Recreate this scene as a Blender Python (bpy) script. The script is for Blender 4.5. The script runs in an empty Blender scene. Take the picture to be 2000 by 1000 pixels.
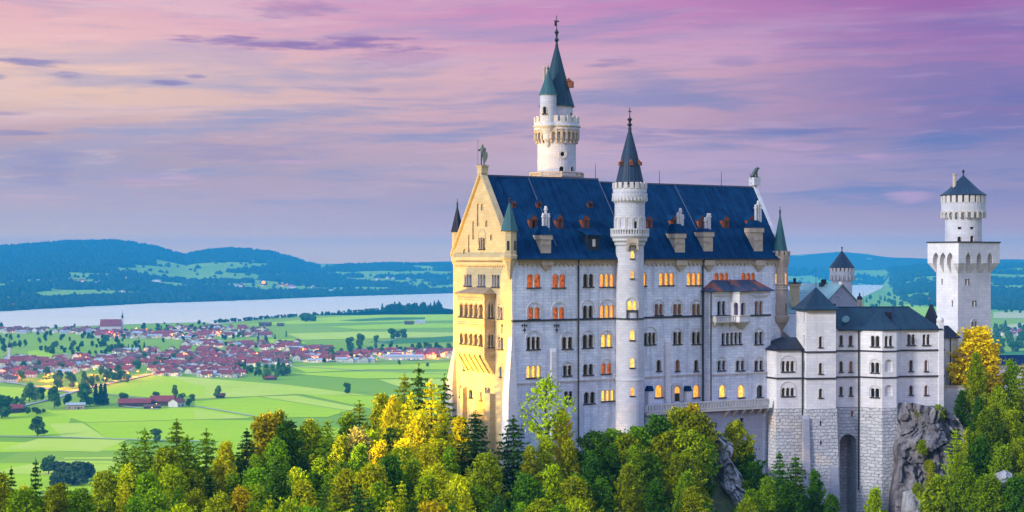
import bpy, bmesh, math, random
import numpy as np
from mathutils import Vector, Matrix, noise as mnoise
from math import sin, cos, pi, radians, atan2, sqrt, floor
random.seed(11); np.random.seed(11)
SC = bpy.context.scene
COL = SC.collection
F = 2920.0            # focal length in pixels of the 2000 px wide photograph
HV = 505.0            # horizon row of the photograph

# ------------------------------------------------------------------ camera
cam = bpy.data.cameras.new("camera"); camo = bpy.data.objects.new("camera", cam); COL.objects.link(camo)
camo.location = (0, 0, 0); camo.rotation_euler = (radians(90), 0, 0)
cam.sensor_width = 36; cam.lens = 36*F/2000; cam.shift_y = 5/2000
cam.clip_start = 1; cam.clip_end = 60000
SC.camera = camo
SC.view_settings.view_transform = 'Standard'; SC.view_settings.look = 'None'
SC.view_settings.exposure = 0.8; SC.view_settings.gamma = 1
SC.cycles.max_bounces = 6; SC.cycles.diffuse_bounces = 3; SC.cycles.glossy_bounces = 2
SC.cycles.transmission_bounces = 2; SC.cycles.volume_bounces = 2; SC.cycles.transparent_max_bounces = 8
SC.cycles.sample_clamp_indirect = 6
SC.cycles.use_denoising = True

# ------------------------------------------------------------------ node helpers
def lin(r, g, b):
    f = lambda c: (c/255/12.92) if c/255 <= .04045 else ((c/255+.055)/1.055)**2.4
    return (f(r), f(g), f(b), 1)
class NT:
    def __init__(s, nt): s.nt = nt; s.N = nt.nodes; s.L = nt.links
    def _in(s, sock, v):
        if v is None: return
        if isinstance(v, bpy.types.NodeSocket): s.L.new(v, sock)
        else:
            try: sock.default_value = v
            except Exception:
                sock.default_value = (v, v, v, 1) if sock.type == 'RGBA' else (v, v, v)
    def m(s, op, a, b=None, c=None, clamp=False):
        n = s.N.new('ShaderNodeMath'); n.operation = op; n.use_clamp = clamp
        s._in(n.inputs[0], a); s._in(n.inputs[1], b); s._in(n.inputs[2], c); return n.outputs[0]
    def xyz(s, a=0, b=0, c=0):
        n = s.N.new('ShaderNodeCombineXYZ'); s._in(n.inputs[0], a); s._in(n.inputs[1], b); s._in(n.inputs[2], c); return n.outputs[0]
    def sep(s, v):
        n = s.N.new('ShaderNodeSeparateXYZ'); s.L.new(v, n.inputs[0]); return n.outputs
    def mix(s, f, a, b, bt='MIX'):
        n = s.N.new('ShaderNodeMix'); n.data_type = 'RGBA'; n.blend_type = bt; n.clamp_factor = True
        s._in(n.inputs[0], f); s._in(n.inputs[6], a); s._in(n.inputs[7], b); return n.outputs[2]
    def noise(s, v, scale=1, detail=4, rough=.55, dist=0):
        n = s.N.new('ShaderNodeTexNoise'); s._in(n.inputs['Vector'], v); n.inputs['Scale'].default_value = scale
        n.inputs['Detail'].default_value = detail; n.inputs['Roughness'].default_value = rough; n.inputs['Distortion'].default_value = dist
        return n.outputs[0]
    def ramp(s, f, stops, interp='LINEAR'):
        n = s.N.new('ShaderNodeValToRGB'); s._in(n.inputs[0], f); e = n.color_ramp.elements; n.color_ramp.interpolation = interp
        while len(e) < len(stops): e.new(.5)
        for i, (p, c) in enumerate(stops):
            e[i].position = p; e[i].color = c if len(c) == 4 else (*c, 1)
        return n.outputs[0]
    def rng(s, v, a, b, c=0, d=1, smooth=False):
        n = s.N.new('ShaderNodeMapRange'); s._in(n.inputs[0], v); n.clamp = True
        if smooth: n.interpolation_type = 'SMOOTHSTEP'
        for i, x in enumerate((a, b, c, d)): n.inputs[1+i].default_value = x
        return n.outputs[0]
    def scalev(s, v, sc):
        n = s.N.new('ShaderNodeVectorMath'); n.operation = 'MULTIPLY'; s.L.new(v, n.inputs[0]); n.inputs[1].default_value = sc; return n.outputs[0]

# ------------------------------------------------------------------ sky (world)
world = bpy.data.worlds.new("World"); SC.world = world; world.use_nodes = True
SUN_DIR = Vector((-0.79, -0.56, 0.40)).normalized()
def build_sky():
    w = NT(world.node_tree); w.N.clear()
    out = w.N.new('ShaderNodeOutputWorld'); bg = w.N.new('ShaderNodeBackground')
    tc = w.N.new('ShaderNodeTexCoord')
    X, Y, Z = w.sep(tc.outputs['Generated'])
    az = w.m('ARCTAN2', X, Y); el = w.m('ARCSINE', Z)
    A = w.m('DIVIDE', az, 0.3424)                 # about -1..1 over the part of the sky the photo shows
    E = w.m('DIVIDE', el, 0.1717)                 # 0 at the horizon, 1 about 10 degrees up
    Ec = w.m('MULTIPLY', E, 0.1)
    top = [(.2, lin(172,186,232)), (.4, lin(168,198,250)), (1, lin(186,212,253))]
    K_ = lambda L: [(e*.1, c) for e, c in L]+top
    left = w.ramp(Ec, K_([(0,(1.30,.72,.20)),(.06,(1.22,.68,.22)),(.11,(.84,.52,.33)),(.17,(.61,.435,.44)),(.23,(.67,.42,.43)),(.33,(.49,.355,.425)),(.41,(.52,.365,.43)),(.49,(.645,.41,.42)),(.58,(.88,.575,.43)),(.71,(.92,.595,.47)),(.82,(.91,.535,.51)),(1,(.82,.43,.51))]))
    mid = w.ramp(Ec, K_([(0,(1.34,.70,.18)),(.05,(1.30,.70,.18)),(.085,(.98,.48,.26)),(.13,(.70,.40,.38)),(.21,(.50,.345,.44)),(.33,(.57,.38,.45)),(.51,(.65,.39,.456)),(.71,(.75,.44,.49)),(.88,(.67,.32,.51)),(1,(.60,.25,.49))]))
    right = w.ramp(Ec, K_([(0,(1.26,.62,.18)),(.035,(1.18,.60,.20)),(.11,(.68,.34,.31)),(.21,(.45,.275,.40)),(.35,(.335,.26,.44)),(.54,(.26,.165,.39)),(.71,(.38,.185,.41)),(.85,(.31,.137,.41)),(1,(.365,.11,.37))]))
    base = w.mix(w.rng(A, -.95, .1, smooth=True), left, mid)
    base = w.mix(w.rng(A, .05, 1.0, smooth=True), base, right)
    # a little of a physical low sun sky in the upper dome
    sk = w.N.new('ShaderNodeTexSky'); sk.sky_type = 'NISHITA'; sk.sun_disc = False
    sk.sun_elevation = math.asin(SUN_DIR.z); sk.sun_rotation = atan2(SUN_DIR.x, SUN_DIR.y)
    skc = w.mix(1.0, sk.outputs[0], (.10, .10, .10, 1), 'MULTIPLY')
    base = w.mix(w.rng(E, 1.6, 5, 0, .45), base, skc)
    # clouds: thin veils drawn out along the horizon
    warp = w.noise(w.xyz(w.m('MULTIPLY', A, 2.2), w.m('MULTIPLY', E, 5), 3.1), 1, 3)
    Ew = w.m('ADD', E, w.m('MULTIPLY', w.m('SUBTRACT', warp, .5), .10))
    Et = w.m('ADD', Ew, w.m('MULTIPLY', A, -.05))
    n1 = w.noise(w.xyz(w.m('MULTIPLY', A, 2.6), w.m('MULTIPLY', Et, 15), 1.7), 1, 6, .55)
    n2 = w.noise(w.xyz(w.m('MULTIPLY', A, 1.5), w.m('MULTIPLY', Et, 7), 9.3), 1, 5, .5)
    fadeE = w.m('MULTIPLY', w.rng(E, .12, .30, smooth=True), w.rng(E, 2.2, 1.2, smooth=True))
    dark = w.m('MULTIPLY', w.rng(n1, .48, .68, smooth=True), w.rng(E, .8, .5, .35, .75))
    c = w.mix(w.m('MULTIPLY', dark, fadeE), base, w.mix(w.rng(A, -.8, .8), lin(158,160,196), lin(112,122,178)))
    lightm = w.m('MULTIPLY', w.m('MULTIPLY', w.rng(n2, .50, .68, smooth=True), fadeE), .55)
    c = w.mix(lightm, c, w.mix(w.rng(A, -.7, .8), lin(236,200,206), lin(188,150,192)))
    dark2 = w.m('MULTIPLY', w.m('MULTIPLY', w.rng(n2, .46, .34, smooth=True), fadeE), .40)
    c = w.mix(dark2, c, w.mix(w.rng(A, -.7, .8), lin(168,166,200), lin(106,112,176)))
    n3 = w.noise(w.xyz(w.m('MULTIPLY', A, 7), w.m('MULTIPLY', Et, 46), 2.9), 1, 5, .6)
    c = w.mix(w.m('MULTIPLY', w.m('MULTIPLY', w.rng(n3, .52, .70, smooth=True), fadeE), .32), c, w.mix(w.rng(A, -.7, .8), lin(176,166,198), lin(118,116,176)))
    c = w.mix(w.m('MULTIPLY', w.m('MULTIPLY', w.rng(n3, .46, .30, smooth=True), fadeE), .30), c, w.mix(w.rng(A, -.7, .8), lin(246,208,204), lin(190,156,196)))
    # single streaks: (u, v, half width, half height, strength) in the photo's pixels, turned into sky angles
    fine = w.noise(w.xyz(w.m('MULTIPLY', A, 9), w.m('MULTIPLY', E, 34), 5.5), 1, 5, .6)
    for (u, v, hw, hh, st) in [(630,90,285,15,.85),(690,92,170,9,.6),(780,118,120,15,.35),(570,24,110,16,.5),(100,140,88,8,.85),(20,32,75,13,.6),(20,172,35,5,.6),
                               (160,165,62,6,.75),(340,176,52,5,.9),(390,161,24,5,.7),(720,174,38,4,.45),(40,275,85,6,.6),(30,236,60,4,.5),
                               (1500,255,380,7,.45),(1960,200,90,14,.4),(1430,128,55,10,.45),(1190,128,60,8,.4),(1180,270,190,9,.35),(120,330,80,32,.35),(460,305,170,15,.35),(1640,100,160,9,.25)]:
        a0 = (u-1000)/1000*1.0; e0 = (HV-v)/F/.1717
        dx = w.m('DIVIDE', w.m('SUBTRACT', A, a0), hw/1000); dy = w.m('DIVIDE', w.m('SUBTRACT', Ew, e0), hh/F/.1717*1.35)
        r = w.m('ADD', w.m('MULTIPLY', dx, dx), w.m('MULTIPLY', dy, dy))
        val = w.m('SUBTRACT', w.m('ADD', .75, w.m('MULTIPLY', w.m('SUBTRACT', fine, .5), 2.6)), w.m('MULTIPLY', r, .75))
        c = w.mix(w.m('MULTIPLY', w.rng(val, .05, .75, smooth=True), st), c, lin(150,118,176) if v < 130 and u < 1000 else (lin(146,134,182) if u < 1000 else lin(104,108,172)))
    for (u, v, hw, hh, st) in [(1755,393,50,12,.6),(1690,308,40,5,.5),(1990,340,40,8,.5),(1560,285,80,9,.35),(1480,275,120,8,.3),(300,350,160,9,.35),(580,320,60,4,.5),(1400,100,170,40,.35)]:
        a0 = (u-1000)/1000; e0 = (HV-v)/F/.1717
        dx = w.m('DIVIDE', w.m('SUBTRACT', A, a0), hw/1000); dy = w.m('DIVIDE', w.m('SUBTRACT', Ew, e0), hh/F/.1717*1.35)
        r = w.m('ADD', w.m('MULTIPLY', dx, dx), w.m('MULTIPLY', dy, dy))
        val = w.m('SUBTRACT', w.m('ADD', .75, w.m('MULTIPLY', w.m('SUBTRACT', fine, .5), 2.6)), w.m('MULTIPLY', r, .75))
        c = w.mix(w.m('MULTIPLY', w.rng(val, .05, .9, smooth=True), st), c, lin(222,170,198))
    gain = w.m('ADD', w.rng(E, 1.2, 2.8, SKY_VIS, SKY_GAIN), w.m('MULTIPLY', w.m('POWER', w.rng(E, HORIZ_E, 0.0), 2.0), HORIZ_G))
    c = w.mix(1.0, c, w.xyz(gain, gain, gain), 'MULTIPLY')
    w.L.new(c, bg.inputs[0]); bg.inputs[1].default_value = 1.0
    w.L.new(bg.outputs[0], out.inputs[0])
SKY_GAIN = 1.42; SKY_VIS = .575; HORIZ_E = .50; HORIZ_G = 0.0
HAZE_D = 0.000085
build_sky()
# ------------------------------------------------------------------ sun: soft evening light from the left, behind the camera
sl = bpy.data.lights.new("sun", 'SUN'); sl.energy = 2.2; sl.angle = radians(7); sl.color = (1.0, .94, .86)
so = bpy.data.objects.new("sun", sl); COL.objects.link(so); so.rotation_euler = SUN_DIR.to_track_quat('Z', 'Y').to_euler()

# ------------------------------------------------------------------ mesh builder
class MB:
    def __init__(s): s.v = []; s.f = []; s.mi = []
    def add(s, vs, fs, mi=0):
        b = len(s.v); s.v += [tuple(p) for p in vs]; s.f += [tuple(i+b for i in f) for f in fs]; s.mi += [mi]*len(fs); return s
    def box(s, a0, a1, b0, b1, z0, z1, mi=0):
        return s.add([(a0,b0,z0),(a1,b0,z0),(a1,b1,z0),(a0,b1,z0),(a0,b0,z1),(a1,b0,z1),(a1,b1,z1),(a0,b1,z1)],
                     [(0,3,2,1),(4,5,6,7),(0,1,5,4),(1,2,6,5),(2,3,7,6),(3,0,4,7)], mi)
    def prism(s, p0, z0, z1, p1=None, mi=0):       # plan polygon from z0 to z1 (p1: the polygon at the top)
        p1 = p1 or p0; n = len(p0)
        return s.add([(x,y,z0) for x,y in p0]+[(x,y,z1) for x,y in p1],
                     [tuple(range(n))[::-1], tuple(range(n,2*n))]+[(i,(i+1)%n,n+(i+1)%n,n+i) for i in range(n)], mi)
    def ext(s, pts, f, d0, d1, mi=0):              # polygon (h,z) pushed through f(h,z,d) from d0 to d1
        n = len(pts)
        return s.add([f(h,z,d0) for h,z in pts]+[f(h,z,d1) for h,z in pts],
                     [tuple(range(n))[::-1], tuple(range(n,2*n))]+[(i,(i+1)%n,n+(i+1)%n,n+i) for i in range(n)], mi)
    def lathe(s, prof, c=(0,0), n=24, mi=0, ph=0):
        vs = []; fs = []
        for r, z in prof:
            for i in range(n):
                a = ph+2*pi*i/n; vs.append((c[0]+r*cos(a), c[1]+r*sin(a), z))
        for j in range(len(prof)-1):
            for i in range(n):
                fs.append((j*n+i, j*n+(i+1)%n, (j+1)*n+(i+1)%n, (j+1)*n+i))
        fs.append(tuple(range(n))[::-1]); fs.append(tuple(range((len(prof)-1)*n, len(prof)*n)))
        return s.add(vs, fs, mi)
    def tube(s, p, q, r0, r1=None, n=6, mi=0):
        r1 = r0 if r1 is None else r1; p = Vector(p); q = Vector(q); d = (q-p)
        if d.length < 1e-6: return s
        d.normalize(); u = d.orthogonal().normalized(); w = d.cross(u); vs = []
        for c, r in ((p,r0),(q,r1)):
            for i in range(n):
                a = 2*pi*i/n; vs.append(c+u*(r*cos(a))+w*(r*sin(a)))
        return s.add(vs, [(i,(i+1)%n,n+(i+1)%n,n+i) for i in range(n)]+[tuple(range(n))[::-1], tuple(range(n,2*n))], mi)
    def obox(s, c, ang, hw, hd, z0, z1, mi=0):     # box turned by ang about z; hd runs along the radius
        ca, sa = cos(ang), sin(ang)
        pts = [(c[0]+a*ca-b*sa, c[1]+a*sa+b*ca) for a, b in ((-hd,-hw),(hd,-hw),(hd,hw),(-hd,hw))]
        return s.prism(pts, z0, z1, mi=mi)
    def ringboxes(s, c, r, n, w, dep, z0, z1, ph=0, mi=0):
        for i in range(n):
            a = ph+2*pi*i/n; s.obox((c[0]+r*cos(a), c[1]+r*sin(a)), a, w/2, dep/2, z0, z1, mi)
        return s
    def arc(s, f, hc, zc, r0, r1, d0, d1, legs=0, n=10, mi=0):   # moulding: half ring with legs
        pin = [(hc+r0, zc-legs)]+[(hc+r0*cos(pi*i/n), zc+r0*sin(pi*i/n)) for i in range(n+1)]+[(hc-r0, zc-legs)]
        pou = [(hc+r1, zc-legs)]+[(hc+r1*cos(pi*i/n), zc+r1*sin(pi*i/n)) for i in range(n+1)]+[(hc-r1, zc-legs)]
        if legs == 0: pin = pin[1:-1]; pou = pou[1:-1]
        m = len(pin); vs = []
        for P, d in ((pin,d0),(pou,d0),(pin,d1),(pou,d1)): vs += [f(h,z,d) for h,z in P]
        fs = []
        for i in range(m-1):
            fs += [(2*m+i,2*m+i+1,3*m+i+1,3*m+i), (i,m+i,m+i+1,i+1), (m+i,3*m+i,3*m+i+1,m+i+1), (i,i+1,2*m+i+1,2*m+i)]
        for i in (0, m-1): fs.append((i, m+i, 3*m+i, 2*m+i))
        return s.add(vs, fs, mi)
    def mesh(s, name, mats, off=(0,0,0), smooth=False, recalc=True):
        me = bpy.data.meshes.new(name)
        me.from_pydata([(x-off[0], y-off[1], z-off[2]) for x,y,z in s.v], [], s.f)
        for m in (mats if isinstance(mats, (list,tuple)) else [mats]): me.materials.append(m)
        if any(s.mi): me.polygons.foreach_set('material_index', s.mi)
        if recalc:
            bm = bmesh.new(); bm.from_mesh(me); bmesh.ops.recalc_face_normals(bm, faces=bm.faces[:]); bm.to_mesh(me); bm.free()
        if smooth: me.polygons.foreach_set('use_smooth', [True]*len(me.polygons))
        me.update(); return me

class Fr:                                          # a plan frame: s along the facade, t into the building
    def __init__(s, ox, oy, deg): s.ox, s.oy, s.a = ox, oy, radians(deg); s.c, s.n = cos(s.a), sin(s.a)
    def w(s, a, b, z=0): return Vector((s.ox+a*s.c-b*s.n, s.oy+a*s.n+b*s.c, z))
    def loc(s, x, y): x -= s.ox; y -= s.oy; return (x*s.c+y*s.n, -x*s.n+y*s.c)
    def st(s, u, t):
        k = (u-1000)/F; return (k*(s.oy+t*s.c)-s.ox+t*s.n)/(s.c-k*s.n)
    def tt(s, u, a):
        k = (u-1000)/F; return (s.ox+a*s.c-k*(s.oy+a*s.n))/(s.n+k*s.c)
    def y(s, a, b): return s.oy+a*s.n+b*s.c
    def z(s, v, a, b): return (HV-v)/F*s.y(a, b)
class Pl:                                          # a vertical wall plane through P with direction d (frame coordinates), outward on the side of the camera
    def __init__(s, fr, P, Q):
        s.fr = fr; s.P = Vector(P); d = Vector(Q)-s.P; s.len = d.length; s.d = d.normalized()
        n = Vector((s.d.y, -s.d.x)); mid = fr.w(*P); c = fr.loc(0, 0)
        s.n = n if (Vector(c)-s.P).dot(n) > 0 else -n
    def h(s, u):
        k = (u-1000)/F; p = s.fr.w(s.P.x, s.P.y); q = s.fr.w(s.P.x+s.d.x, s.P.y+s.d.y)-p
        return (k*p.y-p.x)/(q.x-k*q.y)
    def z(s, u, v):
        h = s.h(u); a = s.P+s.d*h; return s.fr.z(v, a.x, a.y)
    def f(s, h, z, d): a = s.P+s.d*h+s.n*d; return (a.x, a.y, z)

ORG = {}
class Th:                                          # a thing: an Empty at its base, parts below it
    def __init__(s, name, label, cat, fr, org, group=None):
        s.fr = fr; s.org = Vector(org); o = bpy.data.objects.new(name, None); COL.objects.link(o)
        o.location = fr.w(org[0], org[1], org[2]); o.rotation_euler = (0, 0, fr.a); o.empty_display_size = 1
        o['label'] = label; o['category'] = cat
        if group: o['group'] = group
        s.o = o; ORG[o.name] = s.org
    def part(s, name, mb, mats, parent=None, org=None, cut=None, smooth=False, label=None):
        p = parent or s.o; po = ORG[p.name]; og = Vector(org) if org is not None else po
        me = mb.mesh(name, mats, og, smooth); o = bpy.data.objects.new(name, me); COL.objects.link(o)
        if cut and cut.v: me = boolcut(o, cut, og)
        o.parent = p; o.location = og-po; ORG[o.name] = og
        if label: o['label'] = label
        return o
def boolcut(o, cut, og):
    cm = cut.mesh('cutter', [], og); co = bpy.data.objects.new('cutter', cm); COL.objects.link(co)
    md = o.modifiers.new('b', 'BOOLEAN'); md.operation = 'DIFFERENCE'; md.solver = 'EXACT'; md.object = co
    bpy.context.view_layer.update(); co.matrix_world = o.matrix_world.copy(); bpy.context.view_layer.update()
    ev = o.evaluated_get(bpy.context.evaluated_depsgraph_get())
    me = bpy.data.meshes.new_from_object(ev); o.modifiers.clear(); old = o.data; o.data = me
    bpy.data.objects.remove(co); bpy.data.meshes.remove(cm); bpy.data.meshes.remove(old)
    while len(me.materials) > 1 and me.materials[-1] is None: me.materials.pop()
    return me
def tag(o, label=None, cat=None, group=None, kind=None):
    if label: o['label'] = label
    if cat: o['category'] = cat
    if group: o['group'] = group
    if kind: o['kind'] = kind
    return o
def link(name, me, loc=(0,0,0), rot=0):
    o = bpy.data.objects.new(name, me); COL.objects.link(o); o.location = loc; o.rotation_euler = (0,0,rot); return o
def px(u, v, Y): return Vector(((u-1000)/F*Y, Y, (HV-v)/F*Y))

# ------------------------------------------------------------------ materials
MATS = {}
def newmat(name):
    m = bpy.data.materials.new(name); m.use_nodes = True; t = NT(m.node_tree); b = t.N['Principled BSDF']; MATS[name] = m; return m, t, b
def stone(name, c1, c2, mortar, bw=1.1, rh=.46, ms=.02, bump=.25, round_=False, stain=.25, stainc=(.45,.42,.40,1), rough=.85, noisebump=0.0, warp=0.0):
    m, t, b = newmat(name); tc = t.N.new('ShaderNodeTexCoord'); P = t.sep(tc.outputs['Object']); Nn = t.sep(tc.outputs['Normal'])
    if round_: h = t.m('MULTIPLY', t.m('ARCTAN2', P[1], P[0]), 3.0)
    else:
        sel = t.m('GREATER_THAN', t.m('ABSOLUTE', Nn[0]), t.m('ABSOLUTE', Nn[1]))
        h = t.m('ADD', t.m('MULTIPLY', sel, P[1]), t.m('MULTIPLY', t.m('SUBTRACT', 1, sel), P[0]))
    pz = P[2]
    if warp: h = t.m('ADD', h, t.m('MULTIPLY', t.m('SUBTRACT', t.noise(tc.outputs['Object'], .9, 3), .5), warp*4)); pz = t.m('ADD', pz, t.m('MULTIPLY', t.m('SUBTRACT', t.noise(t.scalev(tc.outputs['Object'],(1.3,1.3,.8)), .8, 2), .5), warp*2))
    br = t.N.new('ShaderNodeTexBrick'); t.L.new(t.xyz(h, pz, 0), br.inputs['Vector'])
    br.inputs['Color1'].default_value = c1; br.inputs['Color2'].default_value = c2; br.inputs['Mortar'].default_value = mortar
    br.inputs['Scale'].default_value = 1; br.inputs['Mortar Size'].default_value = ms; br.inputs['Brick Width'].default_value = bw
    br.inputs['Row Height'].default_value = rh; br.inputs['Mortar Smooth'].default_value = .3; br.inputs['Bias'].default_value = 0
    n = t.noise(tc.outputs['Object'], .22, 5, .6)
    st = t.noise(t.scalev(tc.outputs['Object'], (.9, .9, .07)), 1, 5, .65)
    c = t.mix(t.m('MULTIPLY', t.rng(st, .47, .72), stain), br.outputs[0], stainc)
    c = t.mix(t.rng(n, .36, .66, 0, .55), c, t.mix(1, c, (.72,.72,.76,1), 'MULTIPLY'))
    t.L.new(c, b.inputs['Base Color']); b.inputs['Roughness'].default_value = rough; b.inputs['Specular IOR Level'].default_value = .25
    bp = t.N.new('ShaderNodeBump'); bp.inputs['Strength'].default_value = bump; bp.inputs['Distance'].default_value = .12
    hgt = t.m('SUBTRACT', 1, br.outputs['Fac'])
    if noisebump: hgt = t.m('ADD', hgt, t.m('MULTIPLY', t.noise(tc.outputs['Object'], 1.6, 4, .6), noisebump))
    t.L.new(hgt, bp.inputs['Height']); t.L.new(bp.outputs[0], b.inputs['Normal'])
    return m
def metal(name, c1, c2, seam=.62, rough=.42, axis=0, patch=None, spec=.5, round_=0):
    m, t, b = newmat(name); tc = t.N.new('ShaderNodeTexCoord'); P = t.sep(tc.outputs['Object'])
    if round_: h = t.m('MULTIPLY', t.m('ARCTAN2', P[1], P[0]), round_/(2*pi))
    else: h = t.m('DIVIDE', P[axis], seam)
    fr = t.m('FRACT', h); s = t.rng(t.m('ABSOLUTE', t.m('SUBTRACT', fr, .5)), .40, .5)
    idn = t.N.new('ShaderNodeTexWhiteNoise'); idn.noise_dimensions = '1D'; t.L.new(t.m('FLOOR', h), idn.inputs['W'])
    n = t.noise(t.scalev(tc.outputs['Object'], (1, 1, .25)), .8, 5, .6)
    c = t.mix(t.m('ADD', t.m('MULTIPLY', t.rng(n, .35, .7), .7), t.m('MULTIPLY', idn.outputs[0], .3)), c1, c2)
    if patch: c = t.mix(t.rng(t.noise(tc.outputs['Object'], .35, 3), .52, .6), c, patch)
    c = t.mix(t.m('MULTIPLY', s, .35), c, t.mix(1, c, (2.2,2.2,2.2,1), 'MULTIPLY'))
    t.L.new(c, b.inputs['Base Color']); t.L.new(t.rng(n, .3, .7, rough-.08, rough+.15), b.inputs['Roughness'])
    b.inputs['Specular IOR Level'].default_value = spec
    bp = t.N.new('ShaderNodeBump'); bp.inputs['Strength'].default_value = .6; bp.inputs['Distance'].default_value = .08
    t.L.new(s, bp.inputs['Height']); t.L.new(bp.outputs[0], b.inputs['Normal']); return m
def plain(name, c, rough=.7, var=.25, scale=1.2, spec=.3, c2=None):
    m, t, b = newmat(name); tc = t.N.new('ShaderNodeTexCoord'); n = t.noise(tc.outputs['Object'], scale, 5, .6)
    c = c if len(c) == 4 else (*c, 1); d = c2 if c2 else tuple(x*(1-var*1.6) for x in c[:3])+(1,)
    t.L.new(t.mix(t.rng(n, .35, .68), c, d if len(d) == 4 else (*d, 1)), b.inputs['Base Color'])
    b.inputs['Roughness'].default_value = rough; b.inputs['Specular IOR Level'].default_value = spec; return m
def glow(name, c1, c2, strength, scale=2.2):
    m, t, b = newmat(name); tc = t.N.new('ShaderNodeTexCoord'); n = t.noise(tc.outputs['Object'], scale, 3, .6)
    t.L.new(t.mix(t.rng(n, .38, .62), c1, c2), b.inputs['Emission Color']); b.inputs['Emission Strength'].default_value = strength
    b.inputs['Base Color'].default_value = (.05,.03,.02,1); b.inputs['Roughness'].default_value = .2; return m

LIME = stone('limestone', (.74,.79,.87,1), (.58,.64,.73,1), (.42,.46,.55,1), 1.25, .50, .022, .45, stain=.75, stainc=(.30,.32,.39,1), warp=.10)
LIMR = stone('limestone_round', (.54,.55,.60,1), (.47,.485,.54,1), (.36,.375,.44,1), 1.0, .47, .022, .35, True, stain=.4)
PALE = stone('pale_ashlar', (.71,.70,.71,1), (.61,.61,.63,1), (.48,.48,.52,1), 1.3, .6, .02, .25, stain=.4)
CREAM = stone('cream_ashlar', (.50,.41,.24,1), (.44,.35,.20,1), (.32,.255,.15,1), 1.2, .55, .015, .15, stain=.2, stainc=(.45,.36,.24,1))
TRIM = plain('pale_trim', (.52,.50,.48), .8, .12)
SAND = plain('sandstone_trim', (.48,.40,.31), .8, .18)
TAN = stone('tan_turret', (.40,.33,.27,1), (.36,.30,.25,1), (.27,.23,.20,1), 1.0, .5, .018, .2, True, stain=.4, stainc=(.25,.2,.18,1))
GREYW = stone('grey_wall', (.36,.37,.43,1), (.31,.32,.39,1), (.25,.26,.32,1), 1.1, .5, .02, .25, stain=.4, stainc=(.25,.26,.32,1))
RUST = stone('rusticated_stone', (.55,.55,.55,1), (.42,.43,.46,1), (.24,.25,.29,1), 1.15, .62, .045, 1.0, stain=.35, noisebump=1.8, warp=.34)
SLATE = metal('blue_roof_metal', (.0010,.012,.050,1), (.006,.042,.112,1), .75, .6, 0, spec=.03)
TEAL = metal('green_copper', (.010,.050,.068,1), (.030,.120,.135,1), .6, .5, 0, round_=16, spec=.3)
TEALD = metal('dark_green_copper', (.005,.022,.042,1), (.013,.050,.074,1), .6, .5, 0, round_=16, spec=.2)
TEALF = metal('green_copper_sheet', (.003,.015,.038,1), (.008,.038,.066,1), .7, .5, 0, spec=.25)
PTEAL = metal('pale_copper_sheet', (.14,.24,.26,1), (.085,.19,.22,1), .75, .4, 1)
CONEB = metal('dark_cone_metal', (.005,.016,.042,1), (.012,.036,.070,1), .6, .5, 0, round_=20, spec=.25)
DARKR = metal('black_roof_metal', (.006,.008,.018,1), (.011,.016,.034,1), .7, .5, 0, spec=.25)
COPPER = metal('orange_copper_roof', (.010,.025,.07,1), (.012,.03,.08,1), .7, .45, 0, patch=(.22,.05,.02,1))
TANR = metal('tan_metal_roof', (.30,.22,.12,1), (.20,.15,.10,1), .5, .5, 1)
DORM = plain('rust_red_dormer', (.22,.060,.022), .7, .4)
IRON = plain('dark_iron', (.02,.025,.03), .5, .3)
BRONZE = plain('green_bronze', (.05,.09,.07), .45, .5, 3, .5, (.02,.035,.03,1))
SILL = plain('dark_sill', (.035,.04,.055), .7, .2)
WHITEP = plain('white_pots', (.55,.55,.57), .7, .1)
GLASS = plain('dark_glass', (.010,.012,.02), .15, .3, .6, .5)
PURPG = plain('purple_glass', (.06,.05,.13), .2, .3, .6, .5)
BROWNG = glow('dim_brown_window', (.16,.05,.02,1), (.05,.02,.012,1), .35)
REDG = glow('red_lit_window', (1.0,.20,.02,1), (.28,.03,.008,1), .42)
ORG_G = glow('orange_lit_window', (1.0,.50,.07,1), (.95,.20,.02,1), .85)
YELG = glow('yellow_lit_window', (1.0,.68,.12,1), (1.0,.38,.04,1), .95)
G = {'d': GLASS, 'p': PURPG, 'b': BROWNG, 'r': REDG, 'o': ORG_G, 'y': YELG}

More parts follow.
